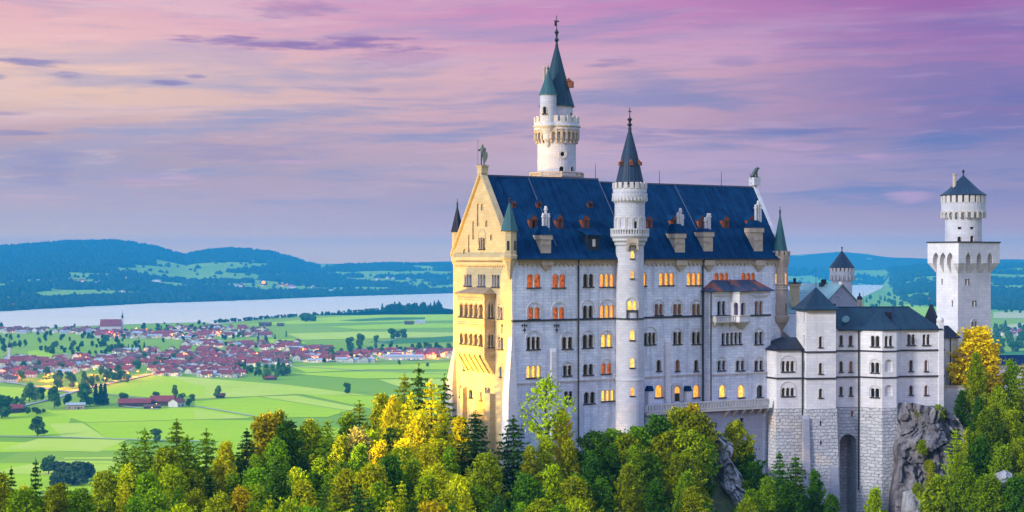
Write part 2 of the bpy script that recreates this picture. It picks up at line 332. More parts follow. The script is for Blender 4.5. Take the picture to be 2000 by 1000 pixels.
# ------------------------------------------------------------------ windows
def arch_pts(h0, h1, zb, zt, n=8):
    r = (h1-h0)/2; c = (h0+h1)/2; zs = max(zt-r, zb+.05); q = (zt-zs)/r
    return [(h0,zb),(h1,zb)]+[(c+r*cos(pi*i/n), zs+q*r*sin(pi*i/n)) for i in range(n+1)]
def window(th, cut, pl, u0, u1, v0, v1, n=1, g='d', hood=None, sill=True, depth=.55, pier=.24, parent=None, trim=TRIM, flat=False, cols=True, surround=True):
    h0, h1 = sorted((pl.h(u0), pl.h(u1))); um = (u0+u1)/2; zt, zb = pl.z(um, v0), pl.z(um, v1)
    W = h1-h0; p = pier*W/n if n > 1 else 0; lw = (W-(n-1)*p)/n; fm = MB(); pm = MB(); sm = MB()
    for i in range(n):
        a = h0+i*(lw+p); b = a+lw
        pts = [(a,zb),(b,zb),(b,zt),(a,zt)] if flat else arch_pts(a, b, zb, zt)
        cut.ext(pts, pl.f, .6, -depth)
        pm.add([pl.f(h,z,-depth*.8) for h,z in ((a-.05,zb-.05),(b+.05,zb-.05),(b+.05,zt+.05),(a-.05,zt+.05))], [(0,1,2,3)])
        if surround and not flat: fm.arc(pl.f, (a+b)/2, zt-lw/2, lw/2+.01, lw/2+.13, -.1, .05, 0 if n > 1 else max(0, zt-lw/2-zb), 8)
        if i < n-1 and cols:                        # little column in front of the pier
            c = b+p/2; r = min(.11, p*.42); base = pl.f(c, zb, .03); top = pl.f(c, zt-lw/2, .03)
            fm.tube(base, top, r, r, 8)
            for z in (zb+.08, zt-lw/2-.08): fm.ext([(c-r*1.6,z-.09),(c+r*1.6,z-.09),(c+r*1.6,z+.09),(c-r*1.6,z+.09)], pl.f, -.05, .17)
    if hood is not None:
        R = W/2+.22; zc = pl.z(um, hood)-R-.12
        fm.arc(pl.f, (h0+h1)/2, zc, R, R+.17, -.05, .10, max(.1, min(1.2, zc-zb-.1)), 12)
    if not fm.v: fm.ext([(h0-.1,zt),(h1+.1,zt),(h1+.1,zt+.12),(h0-.1,zt+.12)], pl.f, -.05, .06)
    w = th.part('window', fm, trim, parent)
    th.part('pane', pm, G[g], w)
    if sill:
        sm.ext([(h0-.18,zb-.2),(h1+.18,zb-.2),(h1+.18,zb),(h0-.18,zb)], pl.f, -.2, .2); th.part('sill', sm, SILL, w)
    return w
def band(mb, pl, h0, h1, z0, z1, d0=-.1, d1=.2): mb.ext([(h0,z0),(h1,z0),(h1,z1),(h0,z1)], pl.f, d0, d1)
def frieze(mb, pl, h0, h1, zt, zb, step=.95, d=.32):   # round arch corbel table below an eave
    band(mb, pl, h0, h1, zt-(zt-zb)*.42, zt, -.1, d); n = max(1, round((h1-h0)/step)); s = (h1-h0)/n
    for i in range(n):
        c = h0+(i+.5)*s; zc = zt-(zt-zb)*.86; mb.arc(pl.f, c, zc, s*.30, s*.5, -.1, d, 0, 6)
        mb.ext([(c+s*.42,zb),(c+s*.58,zb),(c+s*.58,zt-(zt-zb)*.4),(c+s*.42,zt-(zt-zb)*.4)], pl.f, -.1, d*.9)
        z5 = zt-(zt-zb)*.4                            # spandrel above each little arch
        mb.ext([(c-s*.5,zc+s*.42),(c+s*.5,zc+s*.42),(c+s*.5,z5),(c-s*.5,z5)], pl.f, -.1, d*.95)
def finial(mb, c, z, h, r=.16):
    mb.lathe([(r*1.5,z-.1),(r*.8,z+h*.12),(r*2.0,z+h*.2),(r*.7,z+h*.28),(r*1.0,z+h*.38),(r*1.9,z+h*.45),(r*.6,z+h*.53),(r*.3,z+h*.6),(r*.3,z+h)], c, 8)
    mb.box(c[0]-h*.09, c[0]+h*.09, c[1]-r*.3, c[1]+r*.3, z+h*.79, z+h*.83)
# =================================================================== CASTLE
P = Fr(0, 257, 31.6)
def roundpl(fr, c, r, u):                          # plane tangent to a round tower where the sight line of column u meets it
    k = (u-1000)/F; cx, cy = fr.w(*c)[:2]; A = k*k+1; B = -2*(k*cx+cy); C = cx*cx+cy*cy-r*r
    D = max(B*B-4*A*C, 0); y = (-B-sqrt(D))/(2*A); x = k*y; n = Vector((x-cx, y-cy)).normalized(); d = Vector((-n.y, n.x))
    a = fr.loc(x, y); b = fr.loc(x+d.x, y+d.y); pl = Pl(fr, a, b); return pl
def zs(fr, c, v): return fr.z(v, c[0], c[1])
def crenel(mb, fr, c, r, n, v0, v1, dep=.35, frac=.62, ph=0, mi=0):
    mb.ringboxes(c, r, n, 2*pi*r/n*frac, dep, zs(fr,c,v1)-.05, zs(fr,c,v0), ph, mi)

pal = Th('palace_building', 'white stone palace with steep dark blue roof and floodlit yellow west gable', 'palace', P, (0,0,-36))
S = Pl(P, (0,0), (61,0)); Wt = Pl(P, (0,0), (0,20.6)); cut = MB(); gcut = MB(); rcut = MB()
RT = -2.4; r0, r1 = P.st(1389, RT), P.st(1505, RT); Rz = Pl(P, (r0,RT), (r1,RT))
ZE = 0.05
wb = MB().prism([(0,0),(61,0),(63.6,20.6),(0,20.6)], -66, ZE)
ws = [ # u0,u1,v0,v1,n,glow,hood
 (1029.5,1055,535.4,561.5,2,'r',None),(1079,1103.6,535.4,561.5,2,'r',None),(1139,1158.6,535,560,2,'d',None),(1172,1199,535,560,3,'o',None),
 (1253,1262,533,558,1,'o',None),(1288,1316,533,557,3,'o',None),(1342,1369,533,557,3,'o',None),(1395,1422,533,557,3,'r',None),(1448,1474,533,557,3,'r',None),
 (1032,1053.6,600,622.5,2,'r',590),(1080,1101.6,600,622.5,2,'r',590),(1138.5,1157.6,597,621,2,'d',586),(1172.6,1199,596,621,3,'o',584),
 (1278.6,1294,593.5,615,2,'b',585),(1315,1330,593.5,615,2,'b',585),(1352,1367,593.5,615,2,'b',585),
 (1029,1054,658,682,3,'d',645.6),(1098,1117.6,658,681,2,'d',647),(1138,1158,653.6,679,2,'d',645),(1174.6,1194.4,653,677.6,2,'y',645),
 (1258,1280,649.6,672.7,3,'d',637.7),(1315,1331,648,672,2,'d',641),(1351.7,1367.7,648,672,2,'d',641),
 (1028.6,1056,714.4,737.4,3,'y',None),(1100,1116,713.8,733.6,2,'d',706),(1139,1158,711,732,2,'d',None),(1175,1193,709.6,730,2,'r',701),
 (1282.7,1290.5,703,724.4,1,'d',None),(1319.4,1327,703,724.4,1,'b',None),(1356,1363.6,703,724.4,1,'d',None),
 (1102,1117.6,764,788,2,'d',None),(1140.6,1161.8,765.6,788,2,'d',None),(1175,1199.8,762,783,3,'y',None),
 (1280,1294,752,776,1,'o',None),(1354,1366,752,776,1,'o',None)]
for w in ws: window(pal, cut, S, w[0], w[1], w[2], w[3], w[4], w[5], w[6])
# risalit windows
for w in [(1401,1417,588,615,2,'d',None),(1474,1489.5,588,615,2,'b',None),(1409.5,1448.6,649.6,672.4,5,'d',None),(1474,1489.4,648,672,2,'d',641),
          (1401.7,1417,704,723.4,2,'d',696.5),(1437.7,1453.7,704,723.4,2,'d',696.5),(1474,1490,704,723.4,2,'d',696.5),
          (1405,1417,752,776,1,'y',None),(1441.8,1453.7,752,776,1,'y',None),(1478,1490,752,776,1,'d',None)]:
    window(pal, rcut, Rz, *w)
# west gable windows (below the gable)
for w in [(907,921,535.5,558,3,'d',None),(933.5,948,535.6,559,3,'d',None),(961,975.5,536.5,560,3,'d',None),(973,982,599.5,623,2,'d',592),(973,982.7,658,682,2,'d',651.5),
          (976,979.6,716,736,1,'d',None),(904.8,908,713.6,723,1,'d',None),(897.6,902,752,775,1,'d',None),(915.6,923,760,777,1,'d',None),(936.7,942,764,782,2,'d',None),(947,957.5,757,800,2,'d',None)]:
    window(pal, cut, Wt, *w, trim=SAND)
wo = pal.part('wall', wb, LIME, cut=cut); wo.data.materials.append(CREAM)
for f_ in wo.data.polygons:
    if f_.normal.x < -.9 or (f_.center.x < .5 and abs(f_.normal.y) < .99 and f_.center.y > .6): f_.material_index = 1     # west front tinted cream: floodlight warmth put into the stone colour
# gable wall with stepped blind arches
RZW = 14.8
gb = MB().add([(a,t,z) for a in (0,.7) for t,z in ((0,ZE+.02),(20.6,ZE+.02),(20.6,.7),(10.3,RZW+.35),(0,.7))], [(0,1,2,3,4),(9,8,7,6,5)]+[(i,(i+1)%5,5+(i+1)%5,5+i) for i in range(5)])
for u0,u1,v0,v1 in [(931.4,936,397,442),(939.3,945,397,411),(922.5,927.3,431,468),(947.7,953.3,430,443),(914,918.6,458,493),(957,962.9,457,469.5),(904.5,909.2,485,496)]:
    h0, h1 = sorted((Wt.h(u0), Wt.h(u1))); um = (u0+u1)/2; gcut.ext(arch_pts(h0, h1, Wt.z(um,v1), Wt.z(um,v0)), Wt.f, .5, -.28)
window(pal, gcut, Wt, 935.3, 947, 464, 486, 3, 'd', 449, trim=SAND)
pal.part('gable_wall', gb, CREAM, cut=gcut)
cp = MB()                                          # raking copings and the ledge at the foot of the gable
for ta, tb in ((0-.3,10.3),(20.9,10.3)):
    za, zb2 = .45, RZW+.35
    cp.add([(a,t,z+d) for a in (-.45,.75) for t,z,d in ((ta,za,-.1),(tb,zb2,-.1),(tb,zb2,.62),(ta,za,.62))], [(0,1,2,3),(7,6,5,4)]+[(i,(i+1)%4,4+(i+1)%4,4+i) for i in range(4)])
cp.box(-.5,.9,9.5,11.1,RZW+.3,RZW+1.5); cp.box(-.62,1.02,9.38,11.22,RZW+1.5,RZW+1.75)
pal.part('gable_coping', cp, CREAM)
tr = MB(); band(tr, Wt, 1.2, 19.6, -.35, .25, -.05, .45); frieze(tr, Wt, 1.5, 19.4, -.7, -1.5, .8, .22)
zst = S.z(1002, 627)
band(tr, Wt, -.2, 5.6, zst-.14, zst+.14, -.1, .16)
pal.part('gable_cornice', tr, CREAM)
tr = MB(); sA = P.st(1205, 0); zf = S.z(1100, 507), S.z(1100, 520)
frieze(tr, S, 1.4, P.st(1203,0), zf[0]-.05, zf[1], .95); frieze(tr, S, P.st(1258,0), 59.6, S.z(1350,505)-.1, S.z(1350,519), .95)
pal.part('eave_frieze', tr, SAND)
st = MB(); band(st, S, -.16, P.st(1213,0), zst-.16, zst+.16, -.1, .18); band(st, S, P.st(1250,0), r0, zst-.16, zst+.16, -.1, .18)
z7 = S.z(1002, 749.6); band(st, Rz, 0, r1-r0, zst-.16, zst+.16, -.1, .18)
pal.part('string_course', st, SILL)
st = MB(); band(st, S, .4, 61, z7-.12, z7+.10, -.1, .22); band(st, Rz, -.1, r1-r0, z7-.12, z7+.10, -.1, .22); pal.part('ledge', st, TRIM)
# pilaster strips, corner buttresses, batter
bt = MB()
for u0,u1,v0,w in ((1077,1090,680,.55),(1300,1312,662,.55)):
    a, b = P.st(u0,-.5), P.st(u1,-.5); zt = S.z((u0+u1)/2, v0)
    bt.add([(a+.15,-.001,zt),(b-.15,-.001,zt),(b-.15,-.25,zt-.6),(a+.15,-.25,zt-.6),(a-.15,-.001,-60),(b+.15,-.001,-60),(b+.15,-1.1,-60),(a-.15,-1.1,-60)],[(0,1,2,3),(4,7,6,5),(0,3,7,4),(1,5,6,2),(3,2,6,7),(0,4,5,1)])
pal.part('buttress', bt, PALE)
bt = MB(); zl = Wt.z(990, 765)
bt.prism([(-1.5,-.9),(1.2,-.9),(1.2,2.4),(-1.5,2.4)], -60, zl, [(-.9,-.35),(.9,-.35),(.9,1.6),(-.9,1.6)])
bt.prism([(-.9,-.35),(.9,-.35),(.9,1.6),(-.9,1.6)], zl+.01, zl+9.5, [(-.05,-.05),(.4,-.05),(.4,1.0),(-.05,1.0)])
pal.part('buttress', bt, PALE)
bt = MB(); zl = Wt.z(884, 745)
bt.prism([(-1.8,18.6),(1,18.6),(1,23),(-1.8,23)], -60, zl, [(-.9,19.3),(.9,19.3),(.9,21.6),(-.9,21.6)])
bt.prism([(-.9,19.3),(.9,19.3),(.9,21.6),(-.9,21.6)], zl+.01, zl+6, [(-.02,19.8),(.9,19.8),(.9,20.62),(-.02,20.62)])
pal.part('buttress', bt, GREYW)  # greyer stone paints in the shade this white buttress lies in
bt = MB(); ta, tb = Wt.h(968), Wt.h(956.5); zt = Wt.z(962,768)
bt.prism([(-1.9,ta),(0.3,ta),(0.3,tb),(-1.9,tb)], -60, zt, [(-1.1,ta+.1),(0.3,ta+.1),(0.3,tb-.1),(-1.1,tb-.1)]); pal.part('buttress', bt, CREAM)
bt = MB(); ta, tb = Wt.h(913), Wt.h(907.5); zt = Wt.z(910,757)
bt.prism([(-1.6,ta),(0.3,ta),(0.3,tb),(-1.6,tb)], -60, zt, [(-.9,ta+.1),(0.3,ta+.1),(0.3,tb-.1),(-.9,tb-.1)]); pal.part('buttress', bt, CREAM)
# risalit
zr = Rz.z(1400, 570)
rb = MB().prism([(r0,RT),(r1,RT),(r1,-.004),(r0,-.004)], -60, zr)
ris = pal.part('projecting_bay', rb, LIME, cut=rcut)
# its oriel and balcony
A_, B_, C_, D_ = (P.st(1427.7,RT),RT), (P.st(1444.4,-4.3),-4.3), (P.st(1461,-4.1),-4.1), (P.st(1465.5,RT),RT)
zo0, zo1 = P.z(628.7,B_[0],-4.3), P.z(570,B_[0],-4.3); ocut = MB()
ob = MB().prism([A_,B_,C_,D_], zo0, zo1)
orl = None
pA, pB = Pl(P, A_, B_), Pl(P, B_, C_)
om = MB(); cx = (A_[0]+D_[0])/2
om.prism([(cx-.4,RT),(cx+.3,RT-.25),(cx+.5,RT-.25),(cx+.6,RT)], P.z(643,cx,RT), zo0-.01, [A_,B_,C_,D_])
for zz in (zo0, P.z(617,B_[0],-4.3), zo1-.15): om.prism([(A_[0]-.12,RT),(B_[0]-.1,-4.45),(C_[0]+.1,-4.25),(D_[0]+.12,RT)], zz-.1, zz+.12)
orl = pal.part('oriel', ob, PALE, cut=None)
ocut = MB()
window(pal, ocut, pA, 1433.5, 1441.5, 591, 616, 1, 'p', parent=orl, sill=False); window(pal, ocut, pB, 1447, 1455, 591, 616, 1, 'p', parent=orl, sill=False)
boolcut(orl, ocut, ORG[orl.name])
pal.part('corbel', om, TRIM, parent=orl)
bm_ = MB(); a, b = P.st(1398,-3.6), A_[0]+.3; zb0, zb1 = P.z(630,a,-3.6), P.z(618,a,-3.6)
bm_.box(a,b,-3.6,RT,zb0-.05,zb0+.15); bm_.box(a,b,-3.6,-3.45,zb1-.14,zb1); bm_.box(a,a+.15,-3.45,RT,zb0,zb1); 
n = 9
for i in range(n): c = a+.2+(b-a-.3)*i/(n-1); bm_.box(c-.1,c+.1,-3.58,-3.47,zb0+.1,zb1-.1)
for f_ in (.1,.5,.9):
    c = a+(b-a)*f_; bm_.add([(c-.16,RT,zb0),(c+.16,RT,zb0),(c+.16,-3.5,zb0),(c-.16,-3.5,zb0),(c-.16,RT,zb0-1.0),(c+.16,RT,zb0-1.0),(c+.16,-2.9,zb0-.5),(c-.16,-2.9,zb0-.5)],[(0,1,2,3),(4,7,6,5),(0,3,7,4),(1,5,6,2),(3,2,6,7),(0,4,5,1)])
pal.part('balcony', bm_, TRIM)
rr = MB(); zt = Rz.z(1440, 556.5)
q0 = [(r0-.6,RT-.6),(A_[0]-.2,RT-.6),(B_[0],-5.0),(C_[0]+.2,-4.7),(D_[0]+.5,RT-.6),(r1+.5,RT-.6),(r1+.5,-.01),(r0-.6,-.01)]
q1 = [(r0+2.2,-.35),(A_[0],-.35),(B_[0],-.5),(C_[0],-.5),(D_[0],-.35),(r1-2.2,-.35),(r1-2.2,-.01),(r0+2.2,-.01)]
rr.prism(q0, zr+.01, zr+.16); rr.prism(q0, zr+.165, zt+.9, q1); finial(rr, (B_[0]+.4,-1.1), zt+.3, 1.5, .08)
pal.part('bay_roof', rr, COPPER)
fz = MB(); frieze(fz, Rz, .8, P.st(1426,RT)-r0, Rz.z(1400,576), Rz.z(1400,581), .5, .1); frieze(fz, Rz, P.st(1470,RT)-r0, r1-r0-.8, Rz.z(1490,576), Rz.z(1490,581), .5, .1); pal.part('bay_frieze', fz, TRIM)
# arched garden door with its heavy surround, and two chimney like piers on the terrace
dm = MB(); h0, h1 = S.h(1314), S.h(1329); zc = S.z(1321,752)-(h1-h0)/2; 
dm.arc(S.f, (h0+h1)/2, zc, (h1-h0)/2, (h1-h0)/2+.5, -.05, .35, 2.2, 12); dm.arc(S.f, (h0+h1)/2, zc, (h1-h0)/2-.3, (h1-h0)/2, -.05, .2, 2.2, 12)
d_ = pal.part('door', dm, TRIM); pm = MB().add([S.f(h,z,.03) for h,z in arch_pts(h0+.25,h1-.25,S.z(1321,768),zc+(h1-h0)/2-.2)],[tuple(range(11))]); pal.part('pane', pm, ORG_G, d_)
pm = MB().add([S.f(h,z,.025) for h,z in ((h0+.25,S.z(1321,784)),(h1-.25,S.z(1321,784)),(h1-.25,S.z(1321,768)),(h0+.25,S.z(1321,768)))],[(0,1,2,3)]); pal.part('door_leaf', pm, plain('dark_wood',(.05,.025,.015)), d_)
for u0,u1 in ((1266.5,1275.5),(1341,1350)):
    a, b = P.st(u0,-1), P.st(u1,-1); pb = MB().box(a,b,-1.0,-.01,-28,P.z(764,a,-1)); pr = pal.part('pier', pb, PALE)
    zz = P.z(764,a,-1); pal.part('pier_cap', MB().add([(a-.15,-1.15,zz),(b+.15,-1.15,zz),(b+.15,-.01,zz),(a-.15,-.01,zz),(a+.05,-.9,zz+.9),(b-.05,-.9,zz+.9),(b-.05,-.3,zz+.9),(a+.05,-.3,zz+.9)],[(0,1,2,3),(4,5,6,7),(0,1,5,4),(1,2,6,5),(2,3,7,6),(3,0,4,7)]), SLATE, pr)
# downpipes and iron wall anchors
for u, zb in ((1130, -33), (1373, -27)):
    a = P.st(u, -.3); d = MB().tube((a,-.28,-.5),(a,-.28,zb),.15,.15,8); d.tube((a,-.28,-.5),(a,-.9,.0),.15,.15,8); pal.part('downpipe', d, IRON)
a = r0-.25; pal.part('downpipe', MB().tube((a,-2.65,zr),(a,-2.65,-26.6),.13,.13,8), IRON)
for u in (1024, 1087):
    an = MB(); h = S.h(u); z = S.z(u, 640); f = S.f
    for p, q in (((0,-.9),(0,.75)),((0,.3),(-.5,.55)),((0,.3),(.5,.55)),((-.5,.55),(-.42,.1)),((.5,.55),(.42,.1)),((-.3,-.5),(0,-.2)),((.3,-.5),(0,-.2))): an.tube(f(h+p[0],z+p[1],.1), f(h+q[0],z+q[1],.1), .07, .07, 5)
    pal.part('wall_anchor', an, IRON)
an = MB(); h = Wt.h(981); z = Wt.z(981,640)
for p, q in (((0,-.9),(0,.75)),((0,.3),(-.4,.45)),((0,.3),(.4,.45))): an.tube(Wt.f(h+p[0],z+p[1],.1), Wt.f(h+q[0],z+q[1],.1), .07, .07, 5)
pal.part('wall_anchor', an, IRON)
# ---- west oriel (two storey loggia)
O0, O1, OS = 5.65, 15.3, -2.18
of = Pl(P, (OS,O0), (OS,O1)); osd = Pl(P, (OS,O0), (0,O0)); lcut = MB()
ze, zb_ = P.z(577,OS,O0), P.z(693,OS,O0)
lg = MB().prism([(OS,O0),(-.005,O0),(-.005,O1),(OS,O1)], zb_, ze)
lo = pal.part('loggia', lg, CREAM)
for v0,v1 in ((592,619),(650,673)): window(pal, lcut, of, 897.8, 943, v0, v1, 5, 'd', None, parent=lo, depth=1.0, pier=.3, trim=SAND)
for v0,v1,hd in ((594,620,588),(654,678,647)): window(pal, lcut, osd, 954, 963, v0, v1, 2, 'd', hd, parent=lo, depth=1.0, pier=.3, trim=SAND)
boolcut(lo, lcut, ORG[lo.name])
lt = MB(); q = lambda e: [(OS-e,O0-e),(-.003,O0-e),(-.003,O1+e),(OS-e,O1+e)]
for v, e, hh in ((577,.25,.3),(625,.22,.22),(633,.14,.14),(636.5,.2,.16),(682,.14,.14),(693,.22,.25)):
    z = P.z(v,OS,O0); lt.prism(q(e), z-hh/2, z+hh/2)
frieze(lt, of, .4, O1-O0-.4, P.z(583,OS,O0), P.z(587.5,OS,O0), .55, .12)
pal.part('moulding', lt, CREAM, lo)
lr = MB(); zt = P.z(561,-.2,8)
lr.prism(q(.45), ze+.16, ze+.25); lr.add([(OS-.45,O0-.45,ze+.26),(-.003,O0-.45,ze+.26),(-.003,O1+.45,ze+.26),(OS-.45,O1+.45,ze+.26),(-.003,O0+1.6,zt),(-.003,O1-1.6,zt)],[(0,3,2,1),(0,1,4),(0,4,5,3),(2,3,5),(1,2,5,4)])
pal.part('loggia_roof', lr, TANR, lo)
lc = MB(); zq = P.z(731,-.1,O0+1)
def wedge(t0, t1, e):
    pr = [(OS-e,zb_-.13),(OS-e+.05,zb_-.5),(OS*.72-e,zb_-1.4),(OS*.42-e,zb_-2.4),(OS*.14-e,zq+.3),(-.004,zq),(-.004,zb_-.13)]
    n = len(pr); lc.add([(a,t,z) for t in (t0,t1) for a,z in pr],[tuple(range(n)),tuple(range(n,2*n))[::-1]]+[(i,(i+1)%n,n+(i+1)%n,n+i) for i in range(n)])
wedge(O0+.02, O1-.02, -.28)
for i in range(6):
    c = O0+.25+(O1-O0-.5)*i/5; wedge(c-.28, c+.28, .06)
pal.part('corbel', lc, CREAM, lo)
# ---- roofs
def roofmb(s0, s1, rz, te, skew=0, zt=0):
    pr = [(-te,-.18),(-te,.02),(.15,1.05),(.9,2.1),(10.3,rz),(19.7,2.1),(20.45,1.05),(20.6+te,.02),(20.6+te,-.18)]; n = len(pr); sl = lambda t: s1+skew*(min(max(t,0),20.6)/10.3)
    return MB().add([(s0,t,z+zt) for t,z in pr]+[(sl(t),t,z+zt) for t,z in pr],[tuple(range(n))[::-1],tuple(range(n,2*n))]+[(i,(i+1)%n,n+(i+1)%n,n+i) for i in range(n)])
sw1 = P.st(1206,-1)
rw = pal.part('roof', roofmb(.72, 25.2, RZW, 1.0), SLATE)
re_ = pal.part('roof', roofmb(25.21, 61.2, 14.2, .7, 1.75, .05), SLATE)
rd = MB()
for s0, rz in ((9.6,RZW),(25.0,RZW),(43,14.25)):      # standing ribs running up the slope
    m = (rz-2.1)/9.4; rd.add([(s0,.9,2.14),(s0+.16,.9,2.14),(s0+.16,10.3,rz+.04),(s0,10.3,rz+.04),(s0,.9,2.3),(s0+.16,.9,2.3),(s0+.16,10.3,rz+.2),(s0,10.3,rz+.2)],[(0,1,2,3),(4,5,6,7),(0,1,5,4),(2,3,7,6),(0,3,7,4),(1,2,6,5)])
rd.box(.8,25.2,10.15,10.45,RZW-.12,RZW+.16); rd.box(25.3,62.5,10.15,10.45,14.13,14.42); pal.part('ridge_rib', rd, metal('light_rib',(.05,.07,.13,1),(.03,.05,.10,1)), rw)
def gut(s0, s1, te, z): return MB().box(s0, s1, -te-.16, -te+.05, z-.16, z+.05)
pal.part('gutter', gut(.8, P.st(1203,-1), 1.0, -.1), SILL, rw); pal.part('gutter', gut(P.st(1259,-1), 60.2, .7, -.05), SILL, re_)
def slope(u, v, rz):                               # where the sight line meets the south roof slope
    m = (rz-2.1)/9.4; k = (u-1000)/F; h = (HV-v)/F
    Y = ((P.ox*P.n-P.oy*P.c)-.9+2.1/m)/(h/m-(-k*P.n+P.c)); x, y = k*Y, Y; a, t = P.loc(x, y); return a, t, h*Y
def dormer(u, vb, vt, wpx, rz, roof):
    a, t, z = slope(u, vb, rz); y = P.y(a,t); w = wpx/F*y/2; h = (vb-vt)/F*y; hh = h*.62; m = (rz-2.1)/9.4; mb = MB()
    L0, L1 = hh/m+.3, h/m+.3
    mb.box(a-w,a+w,t,t+L0,z-.2,z+hh); mb.add([(a-w-.14,t-.18,z+hh-.05),(a+w+.14,t-.18,z+hh-.05),(a,t-.18,z+h),(a-w-.14,t+L0,z+hh-.05),(a+w+.14,t+L0,z+hh-.05),(a,t+L1,z+h)],[(0,1,2),(3,5,4),(0,2,5,3),(1,4,5,2),(0,3,4,1)],1)
    pl = Pl(P,(a-w,t),(a+w,t)); mb.arc(pl.f, w, z+hh*.72, w*.42, w*.62, -.02, .10, hh*.55, 8, 0)
    mb.add([pl.f(x,zz,.03) for x,zz in arch_pts(w*.58,w*1.42,z+.15,z+hh*.72+w*.42)],[tuple(range(11))],2)
    mb.add([(a-w-.1,t-.2,z+hh-.05),(a+w+.1,t-.2,z+hh-.05),(a,t-.2,z+h-.08)],[(0,1,2)],0)
    pal.part('dormer', mb, [DORM, SLATE, GLASS], roof)
for u in (1042,1093,1144): dormer(u, 446, 418, 17, RZW, rw)
for u in (1003,1053,1153): dormer(u, 406, 391, 12, RZW, rw)
for u in (1268,1317,1371,1418,1467): dormer(u, 446, 420, 16, 14.25, re_)
def stack(u, vb, vt, wpx, vh, pots, rz, roof, corb=True):   # vb base, vt top of the stone pedestal, vh foot of the pots, pots: (u, v top)
    a, t, z = slope(u, vb, rz); y = P.y(a,t); w = wpx/F*y/2; Z = lambda v: (HV-v)/F*y; mb = MB(); d = 1.1
    mb.box(a-w*.92,a+w*.92,t-.05,t+2.6,z-.3,Z(vt+9)); mb.box(a-w*1.08,a+w*1.08,t-.25,t+2.6,Z(vt+8.9),Z(vt))
    for i in range(6): c = a-w*.7+w*1.4*i/5; mb.box(c-.09,c+.09,t-.18,t,Z((vb+vt)/2+3),Z((vb+vt)/2))
    mb.add([(a-w*1.15,t-.35,Z(vt)+.01),(a+w*1.15,t-.35,Z(vt)+.01),(a+w*1.15,t+2.9,Z(vt)+.01),(a-w*1.15,t+2.9,Z(vt)+.01),(a-w*.55,t+.7,Z(vh)),(a+w*.55,t+.7,Z(vh)),(a+w*.55,t+2.0,Z(vh)),(a-w*.55,t+2.0,Z(vh))],[(0,3,2,1),(4,5,6,7),(0,1,5,4),(1,2,6,5),(2,3,7,6),(3,0,4,7)],1)
    for pu, pv in pots:
        c = (P.st(pu, t+1.3), t+1.3); mb.tube((*c,Z(vh)-.3),(*c,Z(pv)),.24,.24,8,2); mb.tube((*c,Z(pv+5)),(*c,Z(pv+2)),.36,.36,8,2); mb.tube((*c,Z(pv)-.02),(*c,Z(pv)+.3),.3,.2,8,2)
    pal.part('chimney', mb, [SAND, SLATE, WHITEP], roof)
    if corb:                                        # the corbel below, on the facade
        ob = MB(); a2 = P.st(u,0); ob.prism([(a2-.15,-.01),(a2+.15,-.01),(a2+.15,-.2),(a2-.15,-.2)], S.z(u,530), S.z(u,518), [(a2-w,-.01),(a2+w,-.01),(a2+w,-.6),(a2-w,-.6)]); ob.box(a2-w*1.05,a2+w*1.05,-.7,-.01,S.z(u,518)+.01,S.z(u,508)); pal.part('corbel', ob, SAND)
stack(1066, 494, 459, 26, 441, [(1061,419),(1066,405),(1071,419)], RZW, rw)
stack(1328, 492, 456, 26, 437, [(1324,418),(1329,409),(1333,421)], 14.25, re_)
stack(1383, 490, 453, 25, 446, [(1378,427),(1383,419),(1386,419)], 14.25, re_)
stack(1481, 490, 445, 24, 430, [(1476,402),(1481,394),(1485,402)], 14.25, re_)
a, t, z = slope(1160, 488, RZW); hm = MB().box(a-1.3,a+1.3,t,t+3.4,z-.3,z+2.6,0); hm.add([(a-1.7,t-.5,z+2.5),(a+1.7,t-.5,z+2.5),(a+1.7,t+3.6,z+4.0),(a-1.7,t+3.6,z+4.0),(a-1.7,t-.5,z+2.7),(a+1.7,t-.5,z+2.7),(a+1.7,t+3.6,z+4.2),(a-1.7,t+3.6,z+4.2)],[(0,3,2,1),(4,5,6,7),(0,1,5,4),(1,2,6,5),(2,3,7,6),(3,0,4,7)],1); hm.box(a-.3,a+.3,t-.03,t+.1,z+.6,z+1.9,2)
pal.part('dormer', hm, [DARKR, SLATE, TRIM], rw)
for u, v0, v1, rz, r_ in ((1163,320,349,RZW,rw),(1288,333,364,14.3,re_),(1409,335,364,14.3,re_)):
    k = (u-1000)/F; a = P.st(u, 10.3); y = P.y(a,10.3); pal.part('lightning_rod', MB().tube((a,10.3,rz-.1),(a,10.3,(HV-v0)/F*y),.07,.04,5), IRON, r_)
eb = MB(); pr = [(0,-.2),(20.6,-.2),(20.6,1),(10.3,14.9),(0,1.0)]
eb.add([(61.2+1.75*t/10.3,t,z) for t,z in pr]+[(61.9+1.75*t/10.3,t,z) for t,z in pr],[(0,1,2,3,4),(9,8,7,6,5)]+[(i,(i+1)%5,5+(i+1)%5,5+i) for i in range(5)])
eb.box(62.5,64.2,9.5,11.1,14.6,16.2); pal.part('gable_wall', eb, LIMR)
